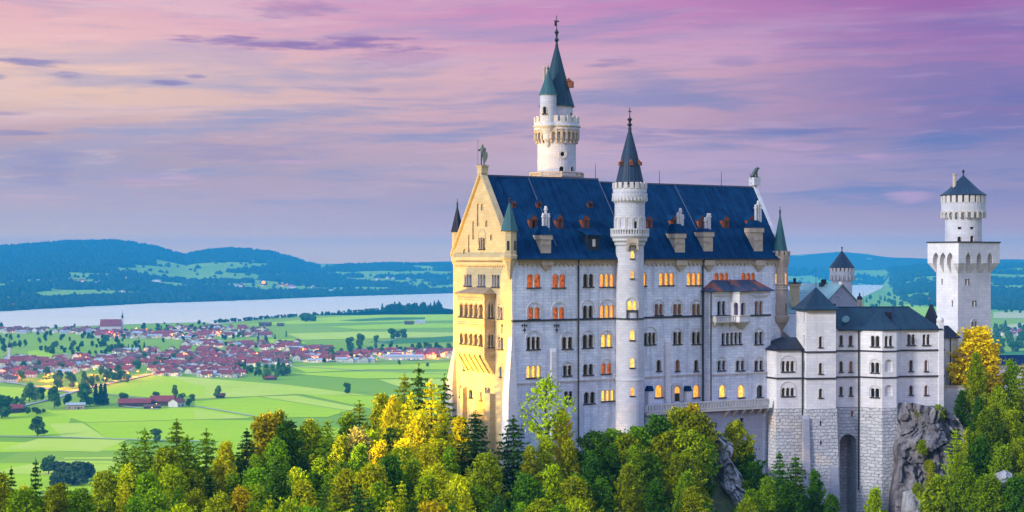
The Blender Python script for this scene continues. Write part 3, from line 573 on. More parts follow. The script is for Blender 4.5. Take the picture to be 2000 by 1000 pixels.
# ---- corner turrets
def turret(c, n, prof, cone, fin, mat, cmat, bodylabel=None, cren=None, ph=pi/8):
    Z = lambda v: zs(P, c, v); px2 = lambda h: h/F*P.y(*c)
    b = MB().lathe([(px2(h), Z(v)) for h, v in prof], c, n, 0, ph)
    if cren: crenel(b, P, c, px2(cren[0]), cren[1], cren[2], cren[3], .3)
    o = pal.part('corner_turret', b, mat, org=(c[0],c[1],-10))
    r = MB().lathe([(px2(h), Z(v)) for h, v in cone], c, n, 0, ph); pal.part('turret_roof', r, cmat, o, org=(c[0],c[1],-10))
    f = MB(); finial(f, c, Z(cone[-1][1]), Z(fin)-Z(cone[-1][1]), .14); pal.part('finial', f, IRON, o); return o, Z, px2
c = P.loc(-.42, 257.2)
t1, Z, X = turret(c, 8, [(3,545),(6,535),(9,522),(14,508),(17,505),(17,499),(14,497),(14,453),(16,452.5),(16,451)], [(17.8,451.5),(15.5,444),(9,420),(1.2,395)], 380, CREAM, TEAL)
for u in (992.5, 1006):
    tp = roundpl(P, c, X(13.2), u); h0 = tp.h(u-2.2); h1 = tp.h(u+2.2); nm = MB().add([tp.f(h,z,.06) for h,z in arch_pts(*sorted((h0,h1)), Z(489), Z(470))],[tuple(range(11))]); pal.part('niche', nm, GLASS, t1)
c = P.loc((893.2-1000)/F*274.6, 274.6)
turret(c, 8, [(3,537),(6,528),(10,513),(12,508),(12,500),(10.5,498),(10.5,455),(12,454.5),(12,453)], [(12.8,453.5),(11,446),(6,424),(1,403)], 388, CREAM, DARKR)
c = P.loc((1523.5-1000)/F*289.5, 289.5)
t3, Z, X = turret(c, 8, [(1.5,667),(4,655),(7,643),(13,633),(17,629),(19,622),(19,617),(16.3,615),(16.3,567),(18,565),(16.3,563),(16.3,557),(18,555),(16.3,553),(16.3,522),(19.5,506),(19.5,498),(14,498.5),(14,497)], [(15.5,492),(13.5,482),(1,418)], 403, TAN, TEAL, cren=(18,12,490,499))
b = MB().lathe([(X(15),Z(498.4)),(X(15),Z(491.5))], c, 8, 0, pi/8); pal.part('drum', b, TAN, t3, org=(c[0],c[1],-10))
for u, v0, v1, g in ((1514.5,534,556,'y'),(1534,534,556,'o'),(1514.5,592,613,'b'),(1534.5,592,613,'d')):
    tp = roundpl(P, c, X(15.6), u); hw = 2.3 if u < 1530 else 1.2
    h0, h1 = sorted((tp.h(u-hw), tp.h(u+hw))); fm = MB().arc(tp.f, (h0+h1)/2, Z(v0)-(h1-h0)/2, (h1-h0)/2, (h1-h0)/2+.12, -.1, .12, Z(v0)-Z(v1)-(h1-h0)/2, 8)
    fm.add([tp.f(h,z,.06) for h,z in arch_pts(h0,h1,Z(v1),Z(v0))],[tuple(range(11))],1); pal.part('window', fm, [SAND, G[g]], t3)

# =================================================================== stair tower on the south facade
c = P.loc((1230-1000)/F*268.6, 268.6); q = (c[0], c[1])
stt = Th('stair_tower', 'slim round white stair tower with dark blue cone halfway along the palace facade', 'tower', P, (q[0],q[1],-34))
Z = lambda v: zs(P, q, v); X = lambda h: h/F*P.y(*q); scut = MB()
sb = MB().lathe([(X(28.6),-64),(X(28.2),Z(744)),(X(28.9),Z(742)),(X(28.9),Z(739)),(X(27.5),Z(737)),(X(27.3),Z(481)),(X(30),Z(478)),(X(30),Z(474)),(X(34),Z(470)),(X(34),Z(466)),(X(37.5),Z(462)),(X(37.5),Z(459)),(X(29.5),Z(458.8)),(X(29.5),Z(398)),(X(33.5),Z(392)),(X(34.5),Z(381)),(X(34.5),Z(378)),(X(32),Z(377.8)),(X(33),Z(376)),(X(33),Z(368)),(X(29),Z(367.8)),(X(29),Z(362))], q, 32)
for u0,u1,v0,v1,n,g,hd in [(1231,1239,645,664,1,'y',None),(1231,1239,700,718,1,'y',None),(1231.5,1239,757,773,1,'o',None),(1232,1238.7,490,504.5,1,'y',None),(1232,1237.5,529,543.6,1,'o',None),(1226,1243,588,605.5,2,'y',580)]:
    window(stt, scut, roundpl(P, q, X(27.2), (u0+u1)/2), u0, u1, v0, v1, n, g, hd)
u = 1241.5; tp = roundpl(P, q, X(29.4), u); window(stt, scut, tp, 1238.5, 1244.5, 432, 447, 1, 'd', None, sill=False)
stt.part('wall', sb, LIMR, org=(q[0],q[1],-20), cut=scut)
ar = MB()
for i in range(14):                                # blind arcade of the upper drum
    a = 2*pi*i/14; n_ = Vector((cos(a), sin(a))); d = Vector((-n_.y, n_.x)); r = X(29.3)
    f = lambda h,z,dd,n_=n_,d=d,r=r: (q[0]+n_.x*(r+dd)+d.x*h, q[1]+n_.y*(r+dd)+d.y*h, z)
    ar.arc(f, 0, Z(430), .42, .6, -.08, .10, 1.5, 8)
stt.part('blind_arcade', ar, TRIM)
bl = MB().lathe([(X(36),Z(459.5)),(X(37.8),Z(459.5)),(X(37.8),Z(457.5)),(X(36),Z(457.5))], q, 32); bl.lathe([(X(35.8),Z(449)),(X(38),Z(449)),(X(38),Z(446.8)),(X(35.8),Z(446.8))], q, 32)
bl.ringboxes(q, X(36.9), 44, .2, .16, Z(457.6), Z(448.9)); stt.part('balcony', bl, WHITEP)
cb = MB().ringboxes(q, X(32), 30, .22, .55, Z(393), Z(386)); crenel(cb, P, q, X(32), 18, 357, 368.5, .35); stt.part('battlement', cb, TRIM)
rf = stt.part('roof', MB().lathe([(X(28),Z(362)),(X(27.5),Z(357)),(X(15),Z(300)),(X(2),Z(251))], q, 24), CONEB, org=(q[0],q[1],-20))
f = MB(); finial(f, q, Z(252), Z(210)-Z(252), .26); stt.part('finial', f, IRON, rf)
for a, v in ((-pi/2-.5,319),(-pi/2+.55,319),(-pi/2-1.6,319)):
    r = X(19); cc = (q[0]+r*cos(a), q[1]+r*sin(a)); dm = MB().obox(cc, a, .32, .5, Z(v+5), Z(v-2)); dm.lathe([(.45,Z(v-2)),(.05,Z(v-7))], cc, 6); stt.part('dormer', dm, DORM, rf)
# window aedicule with little stepped ledges on the tower front
lb = MB(); tp = roundpl(P, q, X(27.3), 1235); zz = [tp.z(1235,v) for v in (606,620)]
band(lb, tp, -1.05, 1.05, zz[0]-.25, zz[0]-.02, -.3, .25); band(lb, tp, -1.05, -.85, zst-.1, zz[0]-.2, -.3, .2); band(lb, tp, .85, 1.05, zst-.1, zz[0]-.2, -.3, .2); 
lb.lathe([(X(27.3),zst-.16),(X(28.9),zst-.16),(X(28.9),zst+.12),(X(27.3),zst+.12)], q, 32)
stt.part('string_course', lb, SILL)
nb = MB(); tp = roundpl(P, q, X(27.3), 1234.5); zt = tp.z(1234,466); nb.prism([tp.f(h,0,d)[:2] for h,d in ((-1.0,-.6),(1.0,-.6),(1.0,.9),(-1.0,.9))], tp.z(1234,478), zt); nb.arc(tp.f, 0, tp.z(1234,485), .75, 1.05, -.3, .9, .3, 10)
stt.part('canopy', nb, SAND)

# =================================================================== tall main tower behind the palace
q = (24.3, 23.0)
mt = Th('main_tower', 'tallest round white tower with battlements and tall dark green cone rising behind the palace roof', 'tower', P, (*q,-30))
Z = lambda v: zs(P, q, v); X = lambda h: h/F*P.y(*q); mc = MB()
mb = MB().lathe([(X(38),-40),(X(38),Z(345)),(X(37.5),Z(279)),(X(38),Z(262)),(X(44),Z(256)),(X(44.5),Z(251)),(X(46),Z(249)),(X(46),Z(247)),(X(44.5),Z(246)),(X(44.5),Z(240)),(X(40),Z(239.8)),(X(40),Z(243)),(X(31.5),Z(242.8)),(X(31.5),Z(209))], q, 36)
for u,v0,v1,w_ in ((1097,325,337,4.5),(1117.5,325,337,3)): window(mt, mc, roundpl(P,q,X(37.6),u), u-w_, u+w_, v0, v1, 1, 'd', None, sill=False)
tp = roundpl(P,q,X(37.6),1098.5); h = tp.h(1098.5); zc = tp.z(1098.5,301); mc.ext([(h+.42*cos(2*pi*i/16),zc+.42*sin(2*pi*i/16)) for i in range(16)], tp.f, .5, -.5)
tp2 = roundpl(P,q,X(31.5),1115.5); window(mt, mc, tp2, 1113, 1117.5, 219, 230, 1, 'd', None, sill=False)
mt.part('wall', mb, LIMR, org=(*q,20), cut=mc)
oc = MB().arc(tp.f, h, zc, .45, .85, -.1, .16, 0, 12); oc.arc(lambda a,z,d: tp.f(a, 2*zc-z, d), h, zc, .45, .85, -.1, .16, 0, 12); w_ = mt.part('round_window', oc, TRIM)
mt.part('pane', MB().add([tp.f(h+.5*cos(2*pi*i/12),zc+.5*sin(2*pi*i/12),-.3) for i in range(12)],[tuple(range(12))]), GLASS, w_)
bk = MB().ringboxes(q, X(41), 26, .34, .75, Z(274), Z(254)); bk.ringboxes(q, X(39.5), 26, .30, .5, Z(281), Z(273))
for i in range(26):
    a = 2*pi*(i+.5)/26; n_ = Vector((cos(a), sin(a))); d = Vector((-n_.y, n_.x)); r = X(43.6)
    f = lambda h_,z,dd,n_=n_,d=d,r=r: (q[0]+n_.x*(r+dd)+d.x*h_, q[1]+n_.y*(r+dd)+d.y*h_, z)
    bk.arc(f, 0, Z(264), .36, .62, -.55, .05, 0, 6)
mt.part('corbel_arcade', bk, SAND)
cr = MB(); crenel(cr, P, q, X(42.5), 20, 229, 241, .4); cr.lathe([(X(47.5),Z(249)),(X(47.5),Z(247.5)),(X(44),Z(247.4)),(X(44),Z(249.1))], q, 36); mt.part('battlement', cr, TRIM)
pf = MB().lathe([(X(52),Z(351)),(X(54),Z(347)),(X(54),Z(345.5)),(X(38),Z(345.4))], q, 8, 0, pi/8)
for i in range(8):
    a0, a1 = pi/8+2*pi*i/8, pi/8+2*pi*(i+1)/8; r = X(53); p0, p1 = Vector((q[0]+r*cos(a0),q[1]+r*sin(a0))), Vector((q[0]+r*cos(a1),q[1]+r*sin(a1)))
    for j in range(7):
        s0, s1 = p0.lerp(p1,j/7), p0.lerp(p1,(j+1)/7); za, zb2 = Z(345.5), Z(339); pf.tube((*s0,za),(*s1,zb2),.07,.07,4); pf.tube((*s0,zb2),(*s1,za),.07,.07,4)
    pf.tube((*p0,Z(338.5)),(*p1,Z(338.5)),.13,.13,5); pf.tube((*p0,Z(346)),(*p0,Z(338)),.13,.13,5)
mt.part('gallery', pf, SAND)
rf = mt.part('roof', MB().lathe([(X(35),Z(209.5)),(X(34.5),Z(207)),(X(28),Z(185)),(X(15),Z(138)),(X(2.2),Z(88))], q, 20), TEALD, org=(*q,20))
f = MB(); finial(f, q, Z(90), Z(30)-Z(90), .24); f.box(q[0]-.5,q[0]-.05,q[1]-.03,q[1]+.03,Z(51),Z(43)); mt.part('finial', f, IRON, rf)
dm = MB(); a = -pi/2+.75; r = X(24); cc = (q[0]+r*cos(a), q[1]+r*sin(a)); dm.obox(cc, a, .5, .9, Z(172), Z(160)); dm.lathe([(.8,Z(160)),(.05,Z(153))], cc, 6, 0, a); mt.part('dormer', dm, DORM, rf)
q2 = P.loc((1070.7-1000)/F*286.2, 286.2)
Z2 = lambda v: zs(P, q2, v); X2 = lambda h: h/F*P.y(*q2); tc_ = MB()
sb = MB().lathe([(X2(1.5),Z2(290)),(X2(5.5),Z2(283)),(X2(5.5),Z2(279)),(X2(10),Z2(273)),(X2(11),Z2(262)),(X2(15),Z2(252)),(X2(19),Z2(247)),(X2(19),Z2(243)),(X2(16.4),Z2(241)),(X2(16.2),Z2(188)),(X2(17.5),Z2(186)),(X2(17.5),Z2(184))], q2, 20)
tt_ = mt.part('side_turret', sb, LIMR, org=(*q2,30)); tp = roundpl(P, q2, X2(16.3), 1064)
window(mt, tc_, tp, 1060.5, 1067, 208, 222, 1, 'd', None, parent=tt_, trim=SAND); boolcut(tt_, tc_, ORG[tt_.name])
mt.part('turret_roof', MB().lathe([(X2(18.5),Z2(186)),(X2(17.8),Z2(184)),(X2(11),Z2(166)),(X2(1.2),Z2(137))], q2, 14), TEAL, tt_, org=(*q2,30))
f = MB().lathe([(.1,Z2(138)),(.28,Z2(133)),(.08,Z2(130)),(.05,Z2(127))], q2, 8); mt.part('finial', f, BRONZE, tt_)
q3 = P.loc((1062.8-1000)/F*289, 289); mt.part('chimney', MB().lathe([(.28,zs(P,q3,245)),(.28,zs(P,q3,134)),(.34,zs(P,q3,133.5)),(.34,zs(P,q3,131)),(.2,zs(P,q3,130))], q3, 8), SAND)

# =================================================================== residence block on the right, with its foundations
K = Fr((1632-1000)/F*284, 284, 8)
res = Th('residence_building', 'lower white wing with three storeys, square tower, polygonal bay and rough stone foundations', 'castle wing', K, (0,0,-50))
zp = K.z(796, 0, -1); KT = -2.6
zS1, zS2 = K.z(686,0,-1), K.z(737.5,0,-1)
kc = MB(); W0 = Pl(K, (0,0), (21,0)); sR = K.st(1843,0)
for u0,u1,v0,v1,n,g in [(1639.7,1646,655,675,1,'d'),(1658,1665,655,675,1,'d'),(1639.7,1646,705.7,726,1,'d'),(1659,1665,705.7,726,1,'b'),(1639.7,1645.6,755,772.6,1,'d'),(1659,1665,755,772.6,1,'d'),
                        (1772,1787,653,673.6,2,'d'),(1802,1816,653,673.6,2,'d'),(1776,1782.6,703.6,724.6,1,'d'),(1805.7,1812,703.6,724.6,1,'b'),(1776,1782.6,753,771,1,'d'),(1805.7,1812,753,771,1,'b')]:
    window(res, kc, W0, u0, u1, v0, v1, n, g, None)
ze = K.z(643, 0, 0)
res.part('wall', MB().prism([(-.8,0),(sR,0),(sR,8.5),(-.8,8.5)], zp, ze), PALE, cut=kc)
fc = MB(); h0, h1 = sorted((W0.h(1640.5), W0.h(1673))); fc.ext(arch_pts(h0,h1,-70,W0.z(1656,848),12), W0.f, 3, -5)
window(res, fc, W0, 1662, 1666.4, 802, 814, 1, 'b', None, flat=True, sill=False)
res.part('foundation', MB().prism([(-.8,.05),(K.st(1765,0),.05),(K.st(1765,0),8.4),(-.8,8.4)], -66, zp-.004), RUST, cut=fc)
bd = MB()
for z in (zS1, zS2): band(bd, W0, 0, K.st(1680,0), z-.15, z+.15, -.1, .2); band(bd, W0, K.st(1756,0), sR+.2, z-.15, z+.15, -.1, .2)
res.part('string_course', bd, SILL)
rk = MB(); zr = K.z(600,0,4.5); e0, e1 = .4, K.st(1838,0)
sh = K.st(1775,4.5)
rk.add([(e0,-.5,ze-.05),(e1,-.5,ze-.05),(e1,9,ze-.05),(e0,9,ze-.05),(e0,4.3,zr),(sh,4.3,zr)],[(0,3,2,1),(0,1,5,4),(1,2,5),(2,3,4,5),(0,4,3)])
rk.box(e0,e1+.2,-.55,9.05,ze-.28,ze-.06); rk.box(e0,sh,4.2,4.4,zr-.05,zr+.12)
rkp = res.part('roof', rk, TEALF)
res.part('roof_hatch', MB().box(K.st(1735,2)-.6,K.st(1735,2)+.6,1.6,3.2,zr-2.2,zr-.9), DARKR, rkp)
dsh = MB(); cc = Vector((K.st(1652,1.2),.9,zr-2.4)); dsh.tube(cc,cc+Vector((-.25,-.3,.25)),.1,.75,14); dsh.tube(cc+Vector((.1,.3,-1.2)),cc,.06,.06,6); res.part('dish_antenna', dsh, PTEAL, rkp)
for u, v0 in ((1687,570),(1718,575),(1816,568)): a = K.st(u,4.3); res.part('lightning_rod', MB().tube((a,4.3,zr-.5),(a,4.3,K.z(v0,a,4.3)),.05,.03,5), IRON, rkp)
# square tower
q0, q1 = K.st(1575,KT), K.st(1632.5,KT); T0 = Pl(K, (q0,KT), (q1,KT)); tcut = MB(); T1 = Pl(K, (q0,KT), (q0,3.2))
for v0,v1 in ((657,678),(709,729.6),(759,776.5)): window(res, tcut, T0, 1599.5, 1606, v0, v1, 1, 'd', None)
for v0,v1 in ((610,630),(655,676),(705,726)): window(res, tcut, T1, 1569.5, 1571.5, v0, v1, 1, 'd', None, flat=True, sill=False)
zt = K.z(604, q0, KT)
tw = MB().prism([(q0,KT),(q1,KT),(q1,3.2),(q0,3.2)], zp, zt); res.part('square_tower', tw, PALE, cut=tcut)
b2 = MB()
for z in (zS1,zS2): res.part('string_course', MB().prism([(q0-.2,KT-.2),(q1+.2,KT-.2),(q1+.2,3),(q0-.2,3)], z-.15, z+.15), SILL)
fc = MB()
for v0,v1 in ((821.6,831.8),(859.7,869)): window(res, fc, Pl(K,(q0,KT-.3),(q1,KT-.3)), 1601, 1605, v0, v1, 1, 'd', None, sill=False, surround=False)
res.part('foundation', MB().prism([(q0-1.2,KT-1.6),(q1+.9,KT-1.6),(q1+.2,4),(q0-1.2,4)], -66, zp-.004, [(q0-.15,KT-.25),(q1+.1,KT-.25),(q1+.1,4),(q0-.15,4)]), RUST, cut=fc)
bt = MB(); 
for a, w_, vt in ((q0-.3,.75,812),(q1-.6,1.0,905)):
    zq = K.z(vt,a,KT-1); bt.add([(a-w_,KT-.2,-66),(a+w_,KT-.2,-66),(a+w_,KT-2.9,-66),(a-w_,KT-2.9,-66),(a-w_*.8,KT-.2,zq),(a+w_*.8,KT-.2,zq),(a+w_*.8,KT-.7,zq-.7),(a-w_*.8,KT-.7,zq-.7)],[(0,3,2,1),(4,5,6,7),(0,1,5,4),(1,2,6,5),(2,3,7,6),(3,0,4,7)])
res.part('buttress', bt, GREYW)
cx, cy = (q0+q1)/2, (KT+3.2)/2; rx, ry = (q1-q0)/2+.75, (3.2-KT)/2+.75; za = K.z(561,cx,cy); rt = MB(); vs = []
for f_, g_ in ((1.0,0),(.80,.13),(.52,.42),(.26,.72),(.015,1.0)): vs.append([(cx+sx*rx*f_, cy+sy*ry*f_, zt+.02+(za-zt)*g_) for sx,sy in ((-1,-1),(1,-1),(1,1),(-1,1))])
rt.add(sum(vs,[]), [(3,2,1,0)]+[(4*j+i,4*j+(i+1)%4,4*j+4+(i+1)%4,4*j+4+i) for j in range(4) for i in range(4)]+[(16,17,18,19)]); rt.box(cx-rx-.06,cx+rx+.06,cy-ry-.06,cy+ry+.06,zt-.22,zt+.01)
tr_ = res.part('tower_roof', rt, TEALF, org=(cx,cy,zt)); res.part('lightning_rod', MB().tube((cx,cy,za-.3),(cx,cy,K.z(528,cx,cy)),.05,.03,5), IRON, tr_)
# polygonal bay
a0, a1, a2, a3 = (K.st(1678,0),0.0), (K.st(1723,-2.9),-2.9), (K.st(1751,-2.5),-2.5), (K.st(1757.5,0),0.0)
b0, b1 = Pl(K,a0,a1), Pl(K,a1,a2); bc = MB()
for pl,u0,u1,v0,v1,hd in ((b0,1701,1717.5,656,676.6,None),(b0,1701,1717,708,727.6,701),(b0,1701,1717,758.5,775.6,752),(b1,1728,1743,656,676.6,None)): window(res, bc, pl, u0, u1, v0, v1, 2, 'd', hd)
for v0,v1 in ((702,727),(752,774)):
    h0,h1 = sorted((b1.h(1728),b1.h(1743))); bc.ext(arch_pts(h0,h1,b1.z(1735,v1),b1.z(1735,v0)), b1.f, .4, -.3)
pts = [a0,a1,a2,a3,(a3[0],1),(a0[0],1)]; ca = ((a0[0]+a3[0])/2,-.6)
def grow(e): return [(ca[0]+(x-ca[0])*(1+e), ca[1]+(y-ca[1])*(1+e)) for x,y in pts]
res.part('polygonal_bay', MB().prism(pts, zp, ze), PALE, cut=bc)
b2 = MB()
for z in (zS1,zS2): res.part('string_course', MB().prism(grow(.045), z-.15, z+.15), SILL)
res.part('foundation', MB().prism(grow(.22), -66, zp-.004, grow(.03)), RUST)
rb = MB(); ap = (K.st(1720.5,1.5),1.5,K.z(603,8,1.5)); g = grow(.13); n = len(g)
rb.prism(grow(.14), ze-.2, ze); m_ = [(ap[0]+(x-ap[0])*.55, ap[1]+(y-ap[1])*.55, ze+(ap[2]-ze)*.33) for x,y in g]
rb.add([(x,y,ze+.01) for x,y in g]+m_+[ap], [tuple(range(n))[::-1]]+[(i,(i+1)%n,n+(i+1)%n,n+i) for i in range(n)]+[(n+i,n+(i+1)%n,2*n) for i in range(n)]); res.part('bay_roof', rb, TEALF)
# left block
l0, l1, l2 = (K.st(1495.5,2.2),2.2), (K.st(1516.5,-1.2),-1.2), (q0-.02,-1.2); L = Pl(K,l1,l2); lcut = MB()
for v0,v1,hd in ((705,725.5,694),(757.6,773.5,745)): window(res, lcut, L, 1526.6, 1551, v0, v1, 3, 'd', hd)
zl = K.z(683, *l1); lp = [l0,l1,l2,(q0-.02,8),(l0[0],8)]; cl = (q0-1,5)
gl = lambda e: [(x if x > q0-.5 else cl[0]+(x-cl[0])*(1+e), cl[1]+(y-cl[1])*(1+e)) for x,y in lp]
res.part('side_block', MB().prism(lp, zp, zl), PALE, cut=lcut)
res.part('string_course', MB().prism(gl(.03), zS2-.15, zS2+.15), SILL)
res.part('foundation', MB().prism(gl(.13), -66, zp-.004, gl(.02)), RUST)
rl = MB(); g = gl(.07); zt = K.z(659, q0-3, 3); n = len(g)
rl.prism(gl(.08), zl-.15, zl+.06); h = [(K.st(1524,3.5),3.5,zt),(q0-.02,3.2,zt)]
rl.add([(x,y,zl+.07) for x,y in g]+h, [(0,1,5),(1,2,6,5),(2,3,6),(3,4,5,6),(4,0,5),(4,3,2,1,0)]); res.part('side_roof', rl, DARKR)
for pp in ((q0-.35,-1.4,zl,-60),(K.st(1677,-.25),-.25,ze,-44)): res.part('downpipe', MB().tube(pp[:3],(pp[0],pp[1],pp[3]),.13,.13,8), IRON)
pb = MB().box(K.st(1834,-.4),K.st(1843.5,-.4),-.4,.8,zp-.5,K.z(629,19,-.4)); cc = ((K.st(1834,-.4)+K.st(1843.5,-.4))/2,.2); pb.lathe([(.62,K.z(629,19,0)),(.7,K.z(627,19,0)),(.7,K.z(624,19,0)),(.55,K.z(621,19,0)),(.15,K.z(618,19,0))], cc, 12); res.part('corner_pier', pb, PALE)
sg = MB(); a = K.st(1836,1); sg.add([(x,t,z) for x in (a-.5,a) for t,z in ((-.1,ze-.1),(9,ze-.1),(4.4,zr+.5))],[(0,1,2),(5,4,3),(0,3,4,1),(1,4,5,2),(2,5,3,0)]); res.part('roof_gable', sg, DARKR)

# =================================================================== terrace in front of the palace
ter = Th('terrace', 'long stone terrace with balustrade on brackets along the foot of the palace', 'terrace', P, (P.st(1375,-4),-4,-36))
ta, tb = P.st(1263,-3.2), P.st(1500,-4.6); zd = -27.7; zr_ = -26.25; tcs = P.st(1380,-4)
ter.part('deck', MB().prism([(ta,-3.2),(tcs,-3.6),(tb,-4.8),(tb,RT-.02),(r0-.3,RT-.02),(r0-.3,-.02),(ta,-.02)], zd-.45, zd), TRIM)
bl = MB(); pts = [(ta,-3.1),(tcs,-3.5),(tb,-4.7)]
for (a,b),(c_,d) in zip(pts,pts[1:]):
    p, q_ = Vector((a,b)), Vector((c_,d)); n = int((q_-p).length/.62); nn = Vector((-(q_-p).normalized().y,(q_-p).normalized().x))*.14; m_ = 9
    bl.prism([tuple(p-nn),tuple(q_-nn),tuple(q_+nn),tuple(p+nn)], zr_-.26, zr_); bl.prism([tuple(p-nn),tuple(q_-nn),tuple(q_+nn),tuple(p+nn)], zd+.01, zd+.22)
    for i in range(n+1):
        c2 = p.lerp(q_, i/n); w_ = .28 if i % m_ == 0 else .16; bl.box(c2.x-w_,c2.x+w_,c2.y-.12,c2.y+.12,zd+.2,zr_-.25)
ter.part('balustrade', bl, TRIM)
rw_ = MB().prism([(P.st(1376,-2.9),-2.9),(tb-.2,-3.3),(tb-.2,-.5),(P.st(1376,-2.9),-.5)], -62, zd-.46); wc = MB(); tpw = Pl(P,(P.st(1376,-2.9),-2.9),(tb-.2,-3.3))
for u0,u1,v0,v1 in ((1446,1452,816,825),(1448,1451,837,844)): window(ter, wc, tpw, u0,u1,v0,v1,1,'d',flat=True,sill=False)
ter.part('retaining_wall', rw_, GREYW, cut=wc)
ter.part('retaining_wall', MB().prism([(ta+.2,-2.6),(P.st(1376,-2.9)-.02,-2.6),(P.st(1376,-2.9)-.02,-.5),(ta+.2,-.5)], -62, zd-.46), GREYW)
for u in (1424,1438,1453,1468,1483,1496):
    a = P.st(u,-4); tf = -3.6-1.2*(a-tcs)/(tb-tcs); ter.part('bracket', MB().add([(a-.22,-3.0,zd-.46),(a+.22,-3.0,zd-.46),(a+.22,tf,zd-.46),(a-.22,tf,zd-.46),(a-.22,-3.0,zd-1.9),(a+.22,-3.0,zd-1.9),(a+.22,tf+.2,zd-.85),(a-.22,tf+.2,zd-.85)],[(0,1,2,3),(4,7,6,5),(0,3,7,4),(1,5,6,2),(3,2,6,7),(0,4,5,1)]), TRIM)

# =================================================================== gate tower at the far right
Gf = Fr((1871-1000)/F*305, 305, 32); gw, gt = Gf.st(1935,0), Gf.tt(1829,0)
gto = Th('gate_tower', 'tall square white tower with round battlemented top behind the yellow tree', 'tower', Gf, (gw/2,gt/2,-30))
g0, g1 = Pl(Gf,(0,0),(gw,0)), Pl(Gf,(0,0),(0,gt)); gc = MB(); oh = 1.25
for w in [(1885,1894,545,557,2,None,True),(1899,1908,587,599,2,None,True),(1897.6,1907,628,642,2,623,False)]: window(gto, gc, g0, *w[:5], 'd', w[5], flat=w[6], sill=False, cols=True)
for u,v0,v1 in ((1840,545,556),(1860,587,599)): window(gto, gc, g1, u-1.2, u+1.2, v0, v1, 1, 'd', None, flat=True, sill=False)
z = lambda v: Gf.z(v,0,0); sq = lambda e: [(-e,-e),(gw+e,-e),(gw+e,gt+e),(-e,gt+e)]
gto.part('wall', MB().prism(sq(0), -50, z(533)), PALE, cut=gc)
nc = MB(); N0, N1 = Pl(Gf,(-oh,-oh),(gw+oh,-oh)), Pl(Gf,(-oh,-oh),(-oh,gt+oh))
def ogive(h0,h1,zb,zt): 
    w_ = h1-h0; zs_ = zt-w_*.95; return [(h0,zb),(h1,zb),(h1,zs_)]+[(h0+w_*cos(x),zs_+w_*1.1*sin(x)) for x in (.35,.7,1.0)]+[((h0+h1)/2,zt)]+[(h1-w_*cos(x),zs_+w_*1.1*sin(x)) for x in (1.0,.7,.35)]+[(h0,zs_)]
def niches(pl, L_):
    for i in range(3):
        c = pl.h(1871)*0+oh+L_*(.17+.33*i); nc.ext(ogive(c-.82,c+.82,z(537),z(493)), pl.f, .5, -oh+.03)
niches(N0, gw); niches(N1, gt)
gh = MB().add([(x,y,zz) for e,zz in ((.02,z(533)+.002),(oh,z(514)),(oh,z(474))) for x,y in sq(e)], [(3,2,1,0),(8,9,10,11)]+[(4*j+i,4*j+(i+1)%4,4*j+4+(i+1)%4,4*j+4+i) for j in range(2) for i in range(4)])
gto.part('machicolation', gh, PALE, cut=nc)
gto.part('cornice', MB().prism(sq(oh+.2), z(474)+.003, z(471.5)), SILL)
q = (gw*.5, gt*.5); cw = Gf.w(*q); 
qx = Gf.loc((1881.5-1000)/F*cw.y, cw.y); q = (qx[0], qx[1]); Z = lambda v: zs(Gf,q,v); X = lambda h: h/F*Gf.y(*q); rc = MB()
for u,v0,v1,w_ in ((1873.5,462,472,3.3),(1898.5,460,472,3.5)): window(gto, rc, roundpl(Gf,q,X(34.6),u), u-w_, u+w_, v0, v1, 1, 'd', None, sill=False)
for u in (1874,1898.5): window(gto, rc, roundpl(Gf,q,X(34.6),u), u-3.4, u+3.4, 443, 448, 1, 'd', None, flat=True, sill=False)
ut = MB().lathe([(X(34.8),z(474)),(X(34.4),Z(428)),(X(35),Z(424)),(X(38),Z(418)),(X(41.5),Z(413)),(X(42),Z(396)),(X(34),Z(395.9)),(X(34),Z(383))], q, 32)
gto.part('round_top', ut, LIMR, org=(*q,5), cut=rc)
bt = MB().ringboxes(q, X(39), 22, .42, .8, Z(426), Z(412)); crenel(bt, Gf, q, X(40.6), 22, 382.5, 396.5, .4, .68)
gto.part('battlement', bt, TRIM)
for_ = MB()
for i in range(22):
    a = 2*pi*(i+.5)/22; n_ = Vector((cos(a), sin(a))); d = Vector((-n_.y, n_.x)); r = X(41)
    f = lambda h_,z_,dd,n_=n_,d=d,r=r: (q[0]+n_.x*(r+dd)+d.x*h_, q[1]+n_.y*(r+dd)+d.y*h_, z_)
    for_.arc(f, 0, Z(418.5), .36, .62, -.55, .10, 0, 6)
gto.part('corbel_arcade', for_, TRIM)
rf = gto.part('roof', MB().lathe([(X(44),Z(382.3)),(X(44),Z(381)),(X(30),Z(371)),(X(1.5),Z(343))], q, 24), CONEB, org=(*q,5))
gto.part('finial', MB().lathe([(.15,Z(345)),(.12,Z(338)),(.36,Z(335)),(.1,Z(332)),(.05,Z(330))], q, 8), IRON, rf)
c3 = Gf.loc((1864.2-1000)/F*(cw.y-1), cw.y-1); gto.part('chimney', MB().lathe([(.36,Z(372)),(.36,Z(343)),(.5,Z(342)),(.5,Z(340)),(.3,Z(339.8))], c3, 8), SAND, rf)

